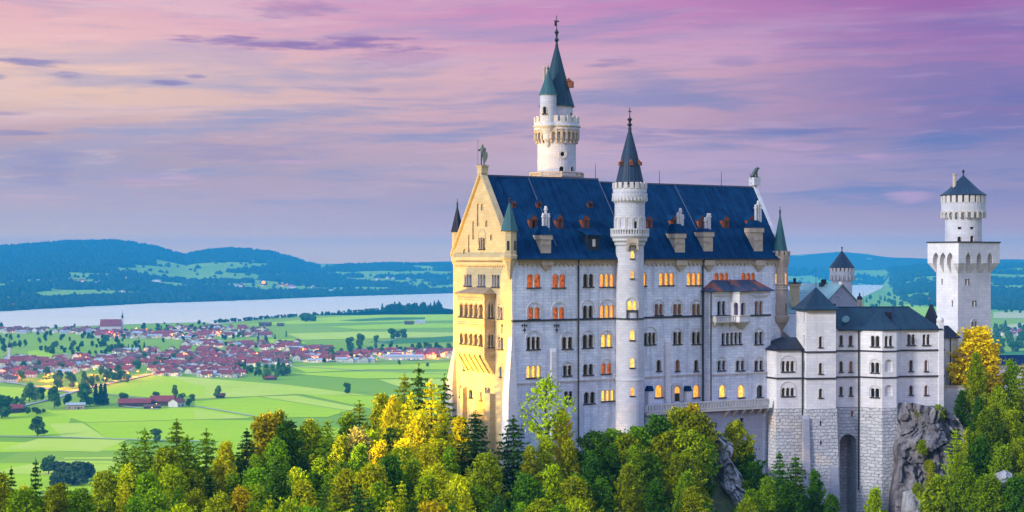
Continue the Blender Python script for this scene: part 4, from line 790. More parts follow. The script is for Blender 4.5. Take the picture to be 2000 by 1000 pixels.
# =================================================================== rear buildings
H = Fr((1607-1000)/F*322, 322, 30)
kh = Th('knights_house', 'small gabled stone house with pale green metal roof behind the square tower', 'house', H, (3,4,-30))
hw = H.st(1680,0); za, zb2 = H.z(598,0,0), H.z(557,hw/2,0); hc = MB(); hp = Pl(H,(0,0),(hw,0))
window(kh, hc, hp, 1628, 1633, 592, 601, 1, 'd', None, sill=False)
kh.part('wall', MB().add([(x,t,z) for t in (0,14) for x,z in ((0,-40),(hw,-40),(hw,za),(hw/2,zb2),(0,za))],[(0,1,2,3,4),(9,8,7,6,5)]+[(i,(i+1)%5,5+(i+1)%5,5+i) for i in range(5)]), GREYW, cut=hc)
hr = MB(); 
for x0 in (-.35, hw+.35):
    hr.add([(x,t,z+d) for t in (-.3,15) for x,z,d in ((x0,za-.35,.02),(hw/2,zb2,.02),(hw/2,zb2,.3),(x0,za-.35,.3))],[(0,1,2,3),(7,6,5,4)]+[(i,(i+1)%4,4+(i+1)%4,4+i) for i in range(4)])
hro = kh.part('roof', hr, PTEAL)
cb = MB().box(hw/2-.9,hw/2+.6,5,6.2,zb2-.5,zb2+.5); 
for i in range(4): cb.tube((hw/2-.7+i*.38,5.6,zb2+.5),(hw/2-.7+i*.38,5.6,zb2+1.2),.16,.16,8)
kh.part('chimney', cb, IRON, hro)
kh.part('gable_block', MB().box(hw/2-.4,hw/2+.4,-.4,.5,zb2+.1,zb2+.75), TRIM, hro)
bl_ = MB(); 
for p, q_ in (((.6,-.05),(hw/2,-.05)),): bl_.arc(hp.f, hw*.36, za+.9, 1.4, 1.55, -.05, .1, 0, 12)
kh.part('blind_arch', bl_, TRIM)
c4 = H.loc((1552-1000)/F*321, 321); cm = MB().box(c4[0]-.75,c4[0]+.75,c4[1]-.6,c4[1]+.6,H.z(600,*c4),H.z(558,*c4)); cm.box(c4[0]-.95,c4[0]+.95,c4[1]-.8,c4[1]+.8,H.z(558,*c4),H.z(554,*c4)); cm.box(c4[0]-1.1,c4[0]+1.1,c4[1]-.95,c4[1]+.95,H.z(554,*c4),H.z(551.5,*c4))
wing = Th('rear_wing', 'low wing with green sheet roof and tall tan chimney between palace and square tower', 'castle wing', Fr((1540-1000)/F*312, 312, 30), (2,2,-30))
Wf = wing.fr; ww = Wf.st(1622,0)
zA, zB = Wf.z(612,0,0), Wf.z(567,4,4)
wing.part('wall', MB().box(0,ww,0,9,-40,zA), PALE)
wr = MB().add([(-.4,-.4,zA),(ww+.4,-.4,zA),(ww+.4,9.4,zA),(-.4,9.4,zA),(2.5,4.5,zB),(ww-1,4.5,zB)],[(3,2,1,0),(0,1,5,4),(1,2,5),(2,3,4,5),(3,0,4)]); wro = wing.part('roof', wr, PTEAL)
c5 = Wf.loc((1552-1000)/F*314, 314); ZZ = lambda v: Wf.z(v,*c5)
cm = MB().box(c5[0]-.8,c5[0]+.8,c5[1]-.65,c5[1]+.65,ZZ(606),ZZ(559)); cm.box(c5[0]-.98,c5[0]+.98,c5[1]-.83,c5[1]+.83,ZZ(559)+.01,ZZ(554)); cm.box(c5[0]-1.1,c5[0]+1.1,c5[1]-.95,c5[1]+.95,ZZ(554)+.01,ZZ(551.5),1); cm.tube((*c5,ZZ(552)),(*c5,ZZ(543)),.32,.32,8,1)
wing.part('chimney', cm, [CREAM, IRON], wro)
bw = MB(); a, b = Wf.st(1541,-2.5), Wf.st(1556,-2.5); zq0, zq1 = Wf.z(627,a,-2.5), Wf.z(614,a,-2.5); bw.box(a-.3,b,-2.5,-.1,-40,zq0); bw.box(a-.35,b+.05,-2.6,-2.4,zq1-.2,zq1)
for i in range(6): c_ = a-.2+(b-a)*i/5; bw.box(c_-.12,c_+.12,-2.55,-2.45,zq0,zq1-.2)
wing.part('balcony', bw, PALE)
gs = MB(); a, b = Wf.st(1524,-6), Wf.st(1549,-6); gs.add([(a,-6,Wf.z(664,a,-6)),(b,-6,Wf.z(664,a,-6)),(b,-2.6,Wf.z(664,a,-6)),(a,-2.6,Wf.z(664,a,-6)),(a+.3,-2.6,Wf.z(632,a,-3)),(a+1.2,-2.6,Wf.z(632,a,-3))],[(0,1,2,3),(0,1,5,4),(1,2,5),(2,3,4,5),(3,0,4)]); wing.part('lean_to_roof', gs, plain('brown_roof',(.10,.05,.04),.6))
q = (0,0); Rf = Fr((1644.5-1000)/F*336, 336, 0)
rt = Th('watch_tower', 'short round stone tower with pointed dark roof standing before the distant lake', 'tower', Rf, (0,0,-30)); Z = lambda v: (HV-v)/F*336; X = lambda h: h/F*336; rc = MB()
window(rt, rc, roundpl(Rf,q,X(19.4),1653), 1651.2, 1655, 565, 575, 1, 'd', None, sill=False)
rt.part('wall', MB().lathe([(X(19.8),-40),(X(19.3),Z(551)),(X(20.5),Z(546)),(X(22.6),Z(539)),(X(23.1),Z(536)),(X(23.1),Z(530)),(X(18.5),Z(529.9)),(X(18.5),Z(522))], q, 28), LIMR, cut=rc)
b = MB().ringboxes(q, X(22), 18, .30, .5, Z(547), Z(537)); crenel(b, Rf, q, X(22.4), 18, 522.6, 530.5, .3, .66); rt.part('battlement', b, TRIM)
rf = rt.part('roof', MB().lathe([(X(24.5),Z(523)),(X(24.3),Z(522)),(X(14),Z(508)),(X(1),Z(490))], q, 20), CONEB); rt.part('finial', MB().lathe([(.1,Z(491)),(.08,Z(486)),(.25,Z(484)),(.06,Z(482))], q, 8), IRON, rf)
sc_ = Th('chimney_stack', 'small round capped chimney right of the round tower', 'chimney', Fr((1679-1000)/F*318, 318, 0), (0,0,-20)); Z = lambda v: (HV-v)/F*318; X = lambda h: h/F*318
sc_.part('shaft', MB().box(-X(4.6),X(4.6),-.5,.5,Z(640),Z(585)), SAND); sc_.part('cap', MB().lathe([(X(5.8),Z(584.8)),(X(5),Z(580)),(X(1.5),Z(577)),(X(1.3),Z(574)),(X(1.8),Z(573)),(X(.5),Z(572))], q, 10), IRON)
# courtyard links on the right
Cf = Fr((1846-1000)/F*294, 294, 8)
lk = Th('link_building', 'plain pale link block with black lean-to roof against the gate tower', 'outbuilding', Cf, (1,2,-30)); Z = lambda v: Cf.z(v,0,0); b = Cf.st(1872,0)
lk.part('wall', MB().box(0,b,0,7,-45,Z(661)), PALE); lk.part('roof', MB().add([(-.2,-.4,Z(661)+.01),(b+.5,-.4,Z(661)+.01),(b+.5,7,Z(661)+.01),(-.2,7,Z(661)+.01),(-.2,2.5,Z(637)),(b-1,2.5,Z(637))],[(3,2,1,0),(0,1,5,4),(1,2,5),(2,3,4,5),(3,0,4)]), DARKR)
a = Cf.st(1856.5,-.2); lk.part('downpipe', MB().tube((a,-.2,Z(660)),(a,-.2,Z(770)),.1,.1,6), IRON)
cw_ = Th('courtyard_wall', 'low pale parapet wall at the foot of the link block beside the cliff', 'wall', Fr((1842-1000)/F*289, 289, 4), (2,0,-30)); cf = cw_.fr; b = cf.st(1915,0)
cw_.part('parapet', MB().box(.2,b,0,.8,-45,cf.z(756,0,0)), PALE); cw_.part('coping', MB().box(.1,b+.1,-.15,.95,cf.z(756,0,0)+.003,cf.z(756,0,0)+.25), SAND)
gf = Fr((1948-1000)/F*330, 330, 6); gh_ = Th('gatehouse', 'long low white gatehouse with dark blue roof at the right edge behind the trees', 'gatehouse', gf, (6,3,-30)); b = gf.st(2120,0); Z = lambda v: gf.z(v,0,0)
gh_.part('wall', MB().box(0,b,0,9,-45,Z(712)), PALE); gh_.part('roof', MB().add([(-.5,-.5,Z(712)+.01),(b,-.5,Z(712)+.01),(b,9.5,Z(712)+.01),(-.5,9.5,Z(712)+.01),(-.5,4.5,Z(696)),(b,4.5,Z(696))],[(3,2,1,0),(0,1,5,4),(1,2,5),(2,3,4,5),(3,0,4)]), SLATE)
fz = MB(); gp = Pl(gf,(0,0),(b,0)); frieze(fz, gp, .2, b-.2, Z(713.5), Z(719), .8, .2); gh_.part('eave_frieze', fz, TRIM)

# =================================================================== statues
def skinned(name, joints, edges, mats, sub=2):
    me = bpy.data.meshes.new(name); me.from_pydata([j[0] for j in joints], edges, []); o = bpy.data.objects.new(name, me); COL.objects.link(o)
    sk = o.modifiers.new('s','SKIN'); o.modifiers.new('u','SUBSURF').levels = sub
    for i, (p, r) in enumerate(joints): me.skin_vertices[0].data[i].radius = (r, r)
    me.skin_vertices[0].data[0].use_root = True; sk.use_smooth_shade = True
    bpy.context.view_layer.update(); m2 = bpy.data.meshes.new_from_object(o.evaluated_get(bpy.context.evaluated_depsgraph_get())); m2.materials.append(mats); m2.polygons.foreach_set('use_smooth',[True]*len(m2.polygons))
    bpy.data.objects.remove(o); bpy.data.meshes.remove(me); return m2
kb = P.w(.2, 10.3, RZW+1.76)
kn = bpy.data.objects.new('knight_statue', None); COL.objects.link(kn); kn.location = kb; kn.rotation_euler = (0,0,radians(-12)); kn.scale = (1,1,1)
tag(kn, 'green bronze knight statue with lance and shield on the tip of the west gable', 'statue')
J = [((0,0,1.95),.30),((0,0,2.45),.30),((0,0,2.95),.36),((0,0,3.25),.14),((0,-.03,3.5),.21),((0,0,3.78),.15),((-.42,0,3.05),.15),((-.62,-.1,2.55),.12),((-.72,-.35,2.85),.10),
     ((.42,0,3.05),.15),((.55,-.05,2.5),.12),((.5,-.3,2.1),.10),((-.18,0,1.75),.20),((-.22,.02,.95),.15),((-.24,.02,.12),.12),((-.26,-.25,.08),.09),((.18,0,1.75),.20),((.26,-.1,.95),.15),((.28,-.05,.12),.12),((.3,-.32,.08),.09)]
Ed = [(0,1),(1,2),(2,3),(3,4),(4,5),(2,6),(6,7),(7,8),(2,9),(9,10),(10,11),(0,12),(12,13),(13,14),(14,15),(0,16),(16,17),(17,18),(18,19)]
def child(name, me, par, loc=(0,0,0)):
    o = bpy.data.objects.new(name, me); COL.objects.link(o); o.parent = par; o.location = loc; return o
child('body', skinned('body', J, Ed, BRONZE), kn)
child('lance', MB().tube((-.78,-.38,.0),(-.78,-.38,4.3),.045,.035,6).tube((-.78,-.38,4.2),(-.78,-.38,4.75),.10,.01,6).mesh('lance', BRONZE), kn)
sh_ = MB(); pts = [(-.45,2.3),(.45,2.3),(.47,1.5),(.3,.9),(0,.45),(-.3,.9),(-.47,1.5)]; sh_.ext(pts, lambda h,z,d: (.55+h*.9, -.42+d-.12*(1-(h/.47)**2)+.1, z), 0, .08); child('shield', sh_.mesh('shield', BRONZE), kn)
pd = MB().box(-.7,.7,-.6,.6,-.02,.1); child('base', pd.mesh('base', BRONZE), kn)
lb_ = P.w(63.35, 10.3, 16.22)
li = bpy.data.objects.new('lion_statue', None); COL.objects.link(li); li.location = lb_; li.rotation_euler = (0,0,radians(10)); tag(li, 'small green bronze seated lion on the east end of the palace ridge', 'statue')
J = [((-.55,0,.35),.36),((-.2,0,.85),.40),((.2,0,1.35),.42),((.4,0,1.75),.40),((.72,0,1.85),.27),((1.0,0,1.75),.17),((.35,.22,.8),.16),((.45,.24,.1),.12),((.62,.24,.06),.11),((.35,-.22,.8),.16),((.45,-.24,.1),.12),((.62,-.24,.06),.11),((-.45,.32,.35),.22),((0,.36,.12),.14),((-.45,-.32,.35),.22),((0,-.36,.12),.14),((-.85,0,.15),.07),((-1.0,.1,.5),.06),((-1.0,.1,.85),.09)]
child('body', skinned('body', J, [(0,1),(1,2),(2,3),(3,4),(4,5),(2,6),(6,7),(7,8),(2,9),(9,10),(10,11),(0,12),(12,13),(0,14),(14,15),(0,16),(16,17),(17,18)], BRONZE), li)
child('base', MB().box(-.9,.8,-.5,.5,-.0,.08).mesh('base', BRONZE), li)
# =================================================================== FOREGROUND: wooded castle hill
def leafmat(name, transl=.35, hue=1.0):
    m, t, b = newmat(name); oi = t.N.new('ShaderNodeObjectInfo'); tc = t.N.new('ShaderNodeTexCoord')
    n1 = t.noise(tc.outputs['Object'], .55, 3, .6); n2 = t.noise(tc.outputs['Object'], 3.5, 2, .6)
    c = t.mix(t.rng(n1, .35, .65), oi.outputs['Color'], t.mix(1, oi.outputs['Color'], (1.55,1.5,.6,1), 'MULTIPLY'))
    c = t.mix(t.rng(n2, .4, .62, 0, .75), c, t.mix(1, c, (.30,.42,.42,1), 'MULTIPLY'))  # dark flecks paint the shaded gaps between leaves
    t.L.new(c, b.inputs['Base Color']); b.inputs['Roughness'].default_value = .8; b.inputs['Specular IOR Level'].default_value = .03
    tr = t.N.new('ShaderNodeBsdfTranslucent'); t.L.new(c, tr.inputs[0]); mx = t.N.new('ShaderNodeMixShader'); mx.inputs[0].default_value = transl
    out = [n for n in t.N if n.type == 'OUTPUT_MATERIAL'][0]; t.L.new(b.outputs[0], mx.inputs[1]); t.L.new(tr.outputs[0], mx.inputs[2]); t.L.new(mx.outputs[0], out.inputs[0])
    return m
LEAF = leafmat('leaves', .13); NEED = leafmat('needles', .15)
BARK = plain('bark', (.10,.07,.05), .9, .35, 2.5); PBARK = plain('pale_bark', (.30,.27,.23), .9, .3, 2)
def npmesh(name, V, Fq, mats, mi=None):
    me = bpy.data.meshes.new(name); V = np.asarray(V, np.float32); Fq = np.asarray(Fq, np.int32); k = Fq.shape[1]
    me.vertices.add(len(V)); me.vertices.foreach_set('co', V.ravel()); me.loops.add(Fq.size); me.loops.foreach_set('vertex_index', Fq.ravel())
    me.polygons.add(len(Fq)); me.polygons.foreach_set('loop_start', np.arange(0, Fq.size, k, dtype=np.int32))
    try: me.polygons.foreach_set('loop_total', np.full(len(Fq), k, np.int32))
    except Exception: pass
    for m in mats: me.materials.append(m)
    if mi is not None: me.polygons.foreach_set('material_index', np.asarray(mi, np.int32))
    me.update(calc_edges=True); return me
def leafquads(C, size, R, up=.0, asp=.6):          # small rhombic leaf sprays at points C
    n = len(C); d = R.normal(size=(n,3)); d[:,2] += up; d /= np.linalg.norm(d,axis=1)[:,None]
    a = np.cross(d, R.normal(size=(n,3))); a /= np.linalg.norm(a,axis=1)[:,None]; b = np.cross(d,a); s = (size*R.uniform(.6,1.35,n))[:,None]
    V = np.stack([C-a*s, C-b*s*asp+d*s*.15, C+a*s, C+b*s*asp+d*s*.15], 1).reshape(-1,3); return V, np.arange(4*n).reshape(n,4)
def decid(seed, H=14, Rx=4.2, n=17000, base=.12, leaf=.19, shape=.8, clump=58, gap=.9):
    R = np.random.RandomState(seed); tm = MB(); C = []
    zc = H*(base+(1-base)*.5); hz = H*(1-base)*.5; k = clump; ends = []
    for i in range(k):                             # branch ends spread through the crown, most near its surface
        ph = i*2.39996+R.uniform(-.4,.4); cz = 1-2*(i+.5)/k; rr = R.uniform(.55,1.0)
        wr = sqrt(max(0,1-cz*cz))**shape*(1.0 if cz < 0 else 1.0-.5*cz); ends.append(np.array([Rx*rr*wr*cos(ph), Rx*rr*wr*sin(ph), zc+hz*cz*(.75+.25*rr)]))
    for e in ends:                                 # plumes of leaves along the outer part of each limb
        m = int(n/k*R.uniform(.6,1.4)); L = np.hypot(e[0],e[1]); i0 = np.array([e[0]*.30, e[1]*.30, e[2]-.55*L-.25]); tt = R.uniform(.15,1.06,m)[:,None]
        rad = Rx*R.uniform(.10,.19)*(1.12-.8*tt); p = i0+(e-i0)*tt+R.normal(size=(m,3))*rad*np.array([1.15,1.15,.6]); C.append(p)
    C = np.concatenate(C); V, Q = leafquads(C, leaf, R, .5)
    top = Vector((R.uniform(-.4,.4), R.uniform(-.4,.4), H*.86)); r0 = H*.018+.05
    prev = Vector((0,0,-3)); 
    for i in range(1,7):
        q = Vector((R.uniform(-.25,.25), R.uniform(-.25,.25), -3+(H*.86+3)*i/6)); tm.tube(prev, q, r0*(1.25-i*.17+.17), r0*(1.25-i*.17), 6); prev = q
    for e in ends[::2]:
        z0 = max(H*base*.7, e[2]-np.hypot(e[0],e[1])*.9); p0 = Vector((0,0,z0)); p1 = Vector(e); mid = p0.lerp(p1,.5)+Vector((0,0,.35)); tm.tube(p0, mid, r0*.42, r0*.26, 4); tm.tube(mid, p1, r0*.26, r0*.08, 4)
    return tm.mesh('trunk', BARK, recalc=False), npmesh('crown', V, Q, [LEAF]), H
def conifer(seed, H=18, Rb=3.2, tiers=26, base=.06, droop=.35, dens=1.0, size=.30, loose=1.0, mat=None):
    R = np.random.RandomState(seed); tm = MB(); C = []; S = []
    tm.tube((0,0,-3),(0,0,H*.5),H*.014+.06,H*.008+.03,6); tm.tube((0,0,H*.5),(0,0,H),H*.008+.03,.02,5)
    for i in range(tiers):
        f = (i+R.uniform(-.25,.25))/tiers; f = min(max(f,0),1); z = H*(base+(1-base)*f); L = Rb*(1-f)**.66*R.uniform(.75,1.15)+.12; nb = max(4, int((5+7*(1-f))*dens))
        for j in range(nb):
            a = 2*pi*j/nb+R.uniform(-.35,.35)+i; l = L*R.uniform(.6,1.12)*loose if R.rand() > .1 else L*.4; m = max(3, int(l/ .20)); t = np.linspace(.12,1,m)
            x = l*t; dz = -droop*l*t**1.3+.22*l*t**3; w = .34*l*(1-t)*.8+.10
            for _ in range(2):
                off = R.uniform(-1,1,m)*w; C.append(np.stack([x*cos(a)-off*sin(a), x*sin(a)+off*cos(a), z+dz+R.normal(size=m)*.07-np.abs(off)*.25],1))
            if l > 1: tm.tube((0,0,z),(l*.85*cos(a),l*.85*sin(a),z-droop*l*.7),.035,.012,3)
    C.append(np.stack([R.normal(size=14)*.08,R.normal(size=14)*.08,H*R.uniform(.93,1.01,14)],1))
    C = np.concatenate(C); V, Q = leafquads(C, size, R, .9, .45); return tm.mesh('trunk', BARK, recalc=False), npmesh('crown', V, Q, [mat or NEED]), H
PROTO = {'D': [decid(1), decid(2,14,4.4,17000,.12), decid(3,15,3.5,15000,.15,.19,1.0,48), decid(16,16,3.3,15000,.1,.19,.85,44)], 'B': [decid(4,6,4.0,6000,.02,.20,.6,44), decid(5,5,3.4,5000,.02,.19,.7,40)],
         'L': [conifer(6,18,4.0,30,.08,.22,1.7,.22,1.1,LEAF), conifer(7,17,3.7,28,.08,.12,1.7,.22,1.15,LEAF)], 'S': [conifer(8,18,4.0,32,.06,.35,1.6,.23), conifer(9,20,3.7,36,.06,.3,1.6,.23), conifer(10,16,4.2,28,.06,.4,1.6,.23)],
         'T': [decid(12,13,4.6,1500,.30,.27,.8,40)], 'Y': [decid(13,15,4.8,17000,.06,.25,1.15,70)]}
COLS = {'green': (.21,.36,.008), 'dkgreen': (.075,.185,.012), 'olive': (.34,.40,.006), 'yellow': (.66,.62,.006), 'gold': (.95,.68,.008), 'orange': (.46,.37,.006), 'lime': (.42,.52,.006), 'cream': (.72,.62,.22), 'spruce': (.045,.115,.022), 'larch': (.22,.33,.008)}  # yellow: own leaf tint, brightened to carry some of the floodlight
WORD = {'green': 'green', 'dkgreen': 'dark green', 'olive': 'olive green', 'yellow': 'yellow green', 'gold': 'golden yellow', 'orange': 'orange tinged', 'lime': 'bright lime green', 'cream': 'pale cream', 'spruce': 'dark', 'larch': 'mid green'}
KIND = {'D': ('broadleaf_tree','broadleaf tree'), 'B': ('shrub','shrub'), 'L': ('larch_tree','larch'), 'S': ('spruce_tree','spruce'), 'T': ('young_tree','tree'), 'Y': ('broadleaf_tree','broadleaf tree')}
# (column, row of the top, distance, kind, colour, height, width factor, label or None)
TR = [
 (0,922,215,'D','olive',17,1,'olive broadleaf tree cut by the left edge of the photo'),(22,912,222,'S','spruce',18,.6,'thin dark spruce standing at the far left edge'),(70,896,212,'S','spruce',22,.7,'tall ragged dark spruce alone at the lower left'),
 (48,948,205,'D','green',15,1,None),(112,944,212,'D','olive',15,1,'olive tinged tree just right of the ragged dark spruce'),(155,948,210,'D','green',14,.9,None),(205,912,228,'D','olive',16,.9,'olive broadleaf tree left of the two tall larches'),
 (243,862,236,'L','larch',19,.9,'mid green larch at the left end of the dark conifer group'),(283,836,236,'L','larch',23,1.05,'tall mid green larch, first high peak from the left'),(262,872,230,'L','larch',18,1,None),(345,820,240,'S','larch',23,1.0,'pointed olive conifer, tallest of the left conifer group'),
 (366,850,236,'L','larch',19,1,'larch on the right shoulder of the tallest left conifer'),(325,868,230,'D','olive',15,1,None),(403,840,240,'S','larch',21,.95,'pointed conifer left of the yellow green tree'),(440,862,236,'D','yellow',15,.9,'yellow green tree between two conifers, left part of the slope'),
 (482,838,240,'S','spruce',20,.85,'dark spruce left of the big orange tinged tree'),(520,800,246,'D','orange',21,1.1,'big round orange tinged tree topping the slope at left centre'),(560,822,244,'D','dkgreen',18,1,'dark green tree right of the big orange tinged tree'),(545,800,250,'D','olive',20,.8,None),
 (604,818,246,'D','olive',17,.9,None),(597,822,250,'D','orange',16,.6,'small orange topped tree right of the dark green tree'),(640,818,246,'L','larch',18,.9,'larch in the dip of the skyline at left centre'),(680,802,250,'D','green',17,1,None),(702,784,252,'L','larch',20,.9,'tall larch peak left of the floodlit trees'),
 (744,768,250,'D','olive',20,.95,'olive tree beginning the rise to the castle'),(768,772,246,'D','yellow',20,.7,'narrow yellow tree just left of the dark spruces'),(790,730,252,'S','larch',27,.85,'left one of the two tall spruces beside the castle'),(818,714,256,'S','spruce',30,.95,'tallest dark spruce left of the castle gable'),(868,733,262,'S','spruce',24,.7,'dark spruce touching the left edge of the castle gable'),
 (803,764,244,'L','yellow',24,.9,'floodlit yellow larch in front of the tallest spruce'),(842,742,244,'L','yellow',28,1.0,'tallest bright yellow floodlit larch beside the gable'),(870,792,242,'L','yellow',22,1.0,None),(822,800,238,'D','yellow',19,.9,None),(900,812,240,'D','yellow',16,.9,'floodlit yellow tree at the foot of the gable'),
 (790,850,232,'D','yellow',16,.9,None),(855,850,232,'D','yellow',16,1,None),(700,834,234,'D','cream',16,.9,'pale cream leaved tree on the slope below the floodlit trees'),(665,850,232,'D','olive',15,.9,None),(762,832,238,'S','spruce',18,.9,None),
 (928,803,234,'S','spruce',22,1.25,'broad dark spruce in front of the palace corner'),(1003,814,236,'S','spruce',19,1.05,'dark spruce against the white wall right of the corner'),(1068,734,243,'T','lime',14,1.0,'thin leaved tree with visible branches in front of the palace wall'),(1100,798,244,'D','yellow',12,.6,'yellow tinged tree right of the thin leaved tree'),
 (1065,850,238,'D','lime',14,.9,None),(1110,856,238,'D','yellow',14,.8,None),(1035,868,234,'D','olive',13,.8,None),(950,878,226,'D','olive',14,.9,None),(1160,842,246,'B','dkgreen',7,1.2,None),(1195,838,248,'B','green',7,1.2,None),(1245,834,250,'B','green',6,1,None),
 (1222,846,247,'B','olive',6,1,None),(1155,880,236,'D','dkgreen',14,.9,None),(1195,868,238,'D','dkgreen',14,.9,'dark green tree in the middle of the rocky slope'),(1240,868,238,'D','green',13,.9,None),(1285,812,252,'B','dkgreen',7,1.2,None),(1325,796,254,'B','olive',7,1.3,'shrubs crowning the rock knoll below the terrace'),(1352,790,255,'B','orange',6,1,'orange tinged shrub on top of the rock knoll'),(1362,808,253,'B','olive',7,1.2,None),
 (1300,845,246,'B','olive',7,1.4,None),(1345,840,246,'B','orange',7,1.4,None),(1352,848,247,'B','green',7,1.3,None),(1270,880,240,'D','green',12,.9,None),(1320,885,238,'D','olive',12,.9,None),(1340,880,240,'D','yellow',11,.9,None),(1340,920,230,'D','green',13,.9,None),(1225,905,232,'D','olive',13,.9,None),
 (1436,822,258,'B','olive',6,.9,'shrub right of the rock knoll in front of the plain grey wall'),(1456,868,258,'B','dkgreen',6,.8,None),(1466,905,254,'B','dkgreen',7,.9,None),(1470,900,250,'D','dkgreen',12,.7,None),(1523,882,246,'S','dkgreen',17,.8,'spruce in front of the left foundation'),(1554,890,246,'S','dkgreen',17,.85,'spruce in front of the square tower foundation'),(1592,918,242,'D','dkgreen',14,.75,'dark green tree before the buttress of the square tower'),
 (1500,930,240,'D','green',13,.8,None),(1540,935,238,'D','dkgreen',14,.8,None),(1625,965,240,'D','dkgreen',11,.7,None),(1708,952,236,'D','lime',13,.75,'small bright green tree at the bottom before the bay foundation'),
 (1908,638,292,'Y','gold',17,1.4,'big golden yellow autumn tree in front of the gate tower'),(1906,688,284,'D','olive',15,.75,'olive green tree directly in front of the golden tree'),(1880,762,284,'D','dkgreen',11,.6,None),(1975,700,288,'D','green',20,.8,'tall slender green tree near the right edge'),(1998,712,280,'L','lime',22,1,'larch cut by the right edge of the photo'),
 (1950,752,280,'D','lime',15,.7,'bright green tree below and right of the golden tree'),(1912,775,276,'D','dkgreen',15,.7,None),(1868,838,262,'L','lime',16,.75,'narrow lime green larch in front of the rock cliff'),(1930,800,266,'D','green',16,1,None),(1975,800,268,'D','olive',18,1,None),(1915,850,256,'D','dkgreen',17,1,None),(1958,870,252,'D','green',16,1,None),(1995,850,254,'D','yellow',15,.9,None),
 (1872,885,252,'D','lime',12,.6,None),(1885,905,246,'D','green',15,.9,None),(1930,920,240,'D','green',15,1,None),(1985,925,238,'D','dkgreen',14,1,None),(1835,930,250,'B','lime',7,.9,None),
 (1080,905,226,'D','lime',14,1,None),(1120,925,220,'D','yellow',14,1,None),(1175,930,222,'D','dkgreen',15,1,None),(1030,925,218,'D','dkgreen',16,1,None),(1280,935,224,'D','dkgreen',13,.9,None),(1470,950,232,'D','green',12,.8,None),(1350,950,226,'D','olive',12,.8,None),(1462,970,228,'D','yellow',10,.7,None),
]
GP = []
for u,v,Y,k,c,h,wf,lb in TR: p = px(u,v,Y); GP.append((p.x,p.y,p.z-h))
for x, y, z in [(-120,180,-75),(-90,140,-90),(-150,260,-80),(0,120,-90),(60,130,-95),(120,170,-80),(-60,300,-66),(-20,320,-60),(130,260,-46),(20,170,-72),(-40,170,-70),(70,200,-72),(95,230,-66),
                (10,262,-36),(25,270,-33),(40,280,-33),(60,280,-60),(75,279,-60),(70,265,-62),(50,240,-60),(84,262,-58),(30,300,-30),(60,310,-30),(90,300,-30),(110,310,-30),(5,280,-38),(104,320,-30),(140,330,-40),(80,330,-40),(20,345,-60),(60,360,-70),(110,370,-80)]: GP.append((x,y,z))
GP += [(-105,262,-120),(-76,268,-100),(-56,292,-98),(-90,238,-92),(-40,300,-90),(-64,256,-84)]
GP = np.array(GP)
def hill(x, y):
    d2 = (GP[:,0]-x)**2+(GP[:,1]-y)**2; w = np.exp(-d2/(2*9.0**2))+1e-7*np.exp(-d2/(2*60.0**2))+1e-12
    z = float((w*GP[:,2]).sum()/w.sum()); 
    e = max(0, sqrt(((x-20)/170)**2+((y-255)/135)**2)-1); return z*(1-min(1,e*2))+(-191)*min(1,e*2) if e > 0 else z
gx = np.arange(-260,301,4.0); gy = np.arange(50,441,4.0); V = []; 
for y in gy:
    for x in gx: V.append((x, y, hill(x,y)+1.2*mnoise.noise(Vector((x*.11,y*.11,.5)))+.6*mnoise.noise(Vector((x*.3,y*.3,2)))))
nx, ny = len(gx), len(gy); Q = [(j*nx+i,j*nx+i+1,(j+1)*nx+i+1,(j+1)*nx+i) for j in range(ny-1) for i in range(nx-1)]
HM, t, b = newmat('forest_floor'); tc = t.N.new('ShaderNodeTexCoord'); n = t.noise(tc.outputs['Object'], .12, 6, .65); n2 = t.noise(tc.outputs['Object'], .9, 5, .7)
gm = t.N.new('ShaderNodeNewGeometry'); sl_ = t.sep(gm.outputs['Normal'])[2]
c = t.mix(t.rng(n2,.4,.62), (.030,.050,.012,1), (.085,.085,.025,1)); c = t.mix(t.m('MULTIPLY', t.rng(sl_,.80,.55), t.rng(n,.4,.55)), c, t.mix(t.rng(n2,.35,.65),(.10,.09,.11,1),(.30,.28,.29,1)))
t.L.new(c, b.inputs['Base Color']); b.inputs['Roughness'].default_value = .95
bp = t.N.new('ShaderNodeBump'); bp.inputs['Strength'].default_value = .8; bp.inputs['Distance'].default_value = .8; t.L.new(n2, bp.inputs['Height']); t.L.new(bp.outputs[0], b.inputs['Normal'])
hm_ = npmesh('castle_hill', V, Q, [HM]); hm_.polygons.foreach_set('use_smooth', [True]*len(hm_.polygons)); tag(link('castle_hill', hm_), kind='structure')

RT_ = random.Random(5); ntree = 0
def plant(k, x, y, zb, h, wf, col, label, group):
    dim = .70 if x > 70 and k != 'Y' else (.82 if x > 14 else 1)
    tm, cm, H0 = RT_.choice(PROTO[k]); nm, ct = KIND[k]; s = h/H0
    o = bpy.data.objects.new(nm, None); COL.objects.link(o); o.location = (x,y,zb); o.rotation_euler = (0,0,RT_.uniform(0,6.28)); tag(o, label, 'shrub' if k == 'B' else 'tree', group)
    sx = s*.5*(1+0)+.5*wf if k in 'BT' else (.35*s+.65)*wf
    for nme, me in (('trunk',tm),('crown',cm)):
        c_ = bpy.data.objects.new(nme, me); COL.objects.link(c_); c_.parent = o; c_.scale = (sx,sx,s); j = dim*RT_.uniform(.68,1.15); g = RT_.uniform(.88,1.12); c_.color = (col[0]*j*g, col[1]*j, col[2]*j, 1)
def zone(u): return 'on the slope left of the castle' if u < 780 else ('among the floodlit trees by the gable' if u < 960 else ('on the rocky slope below the palace' if u < 1470 else ('below the castle foundations' if u < 1780 else 'on the slope right of the cliff')))
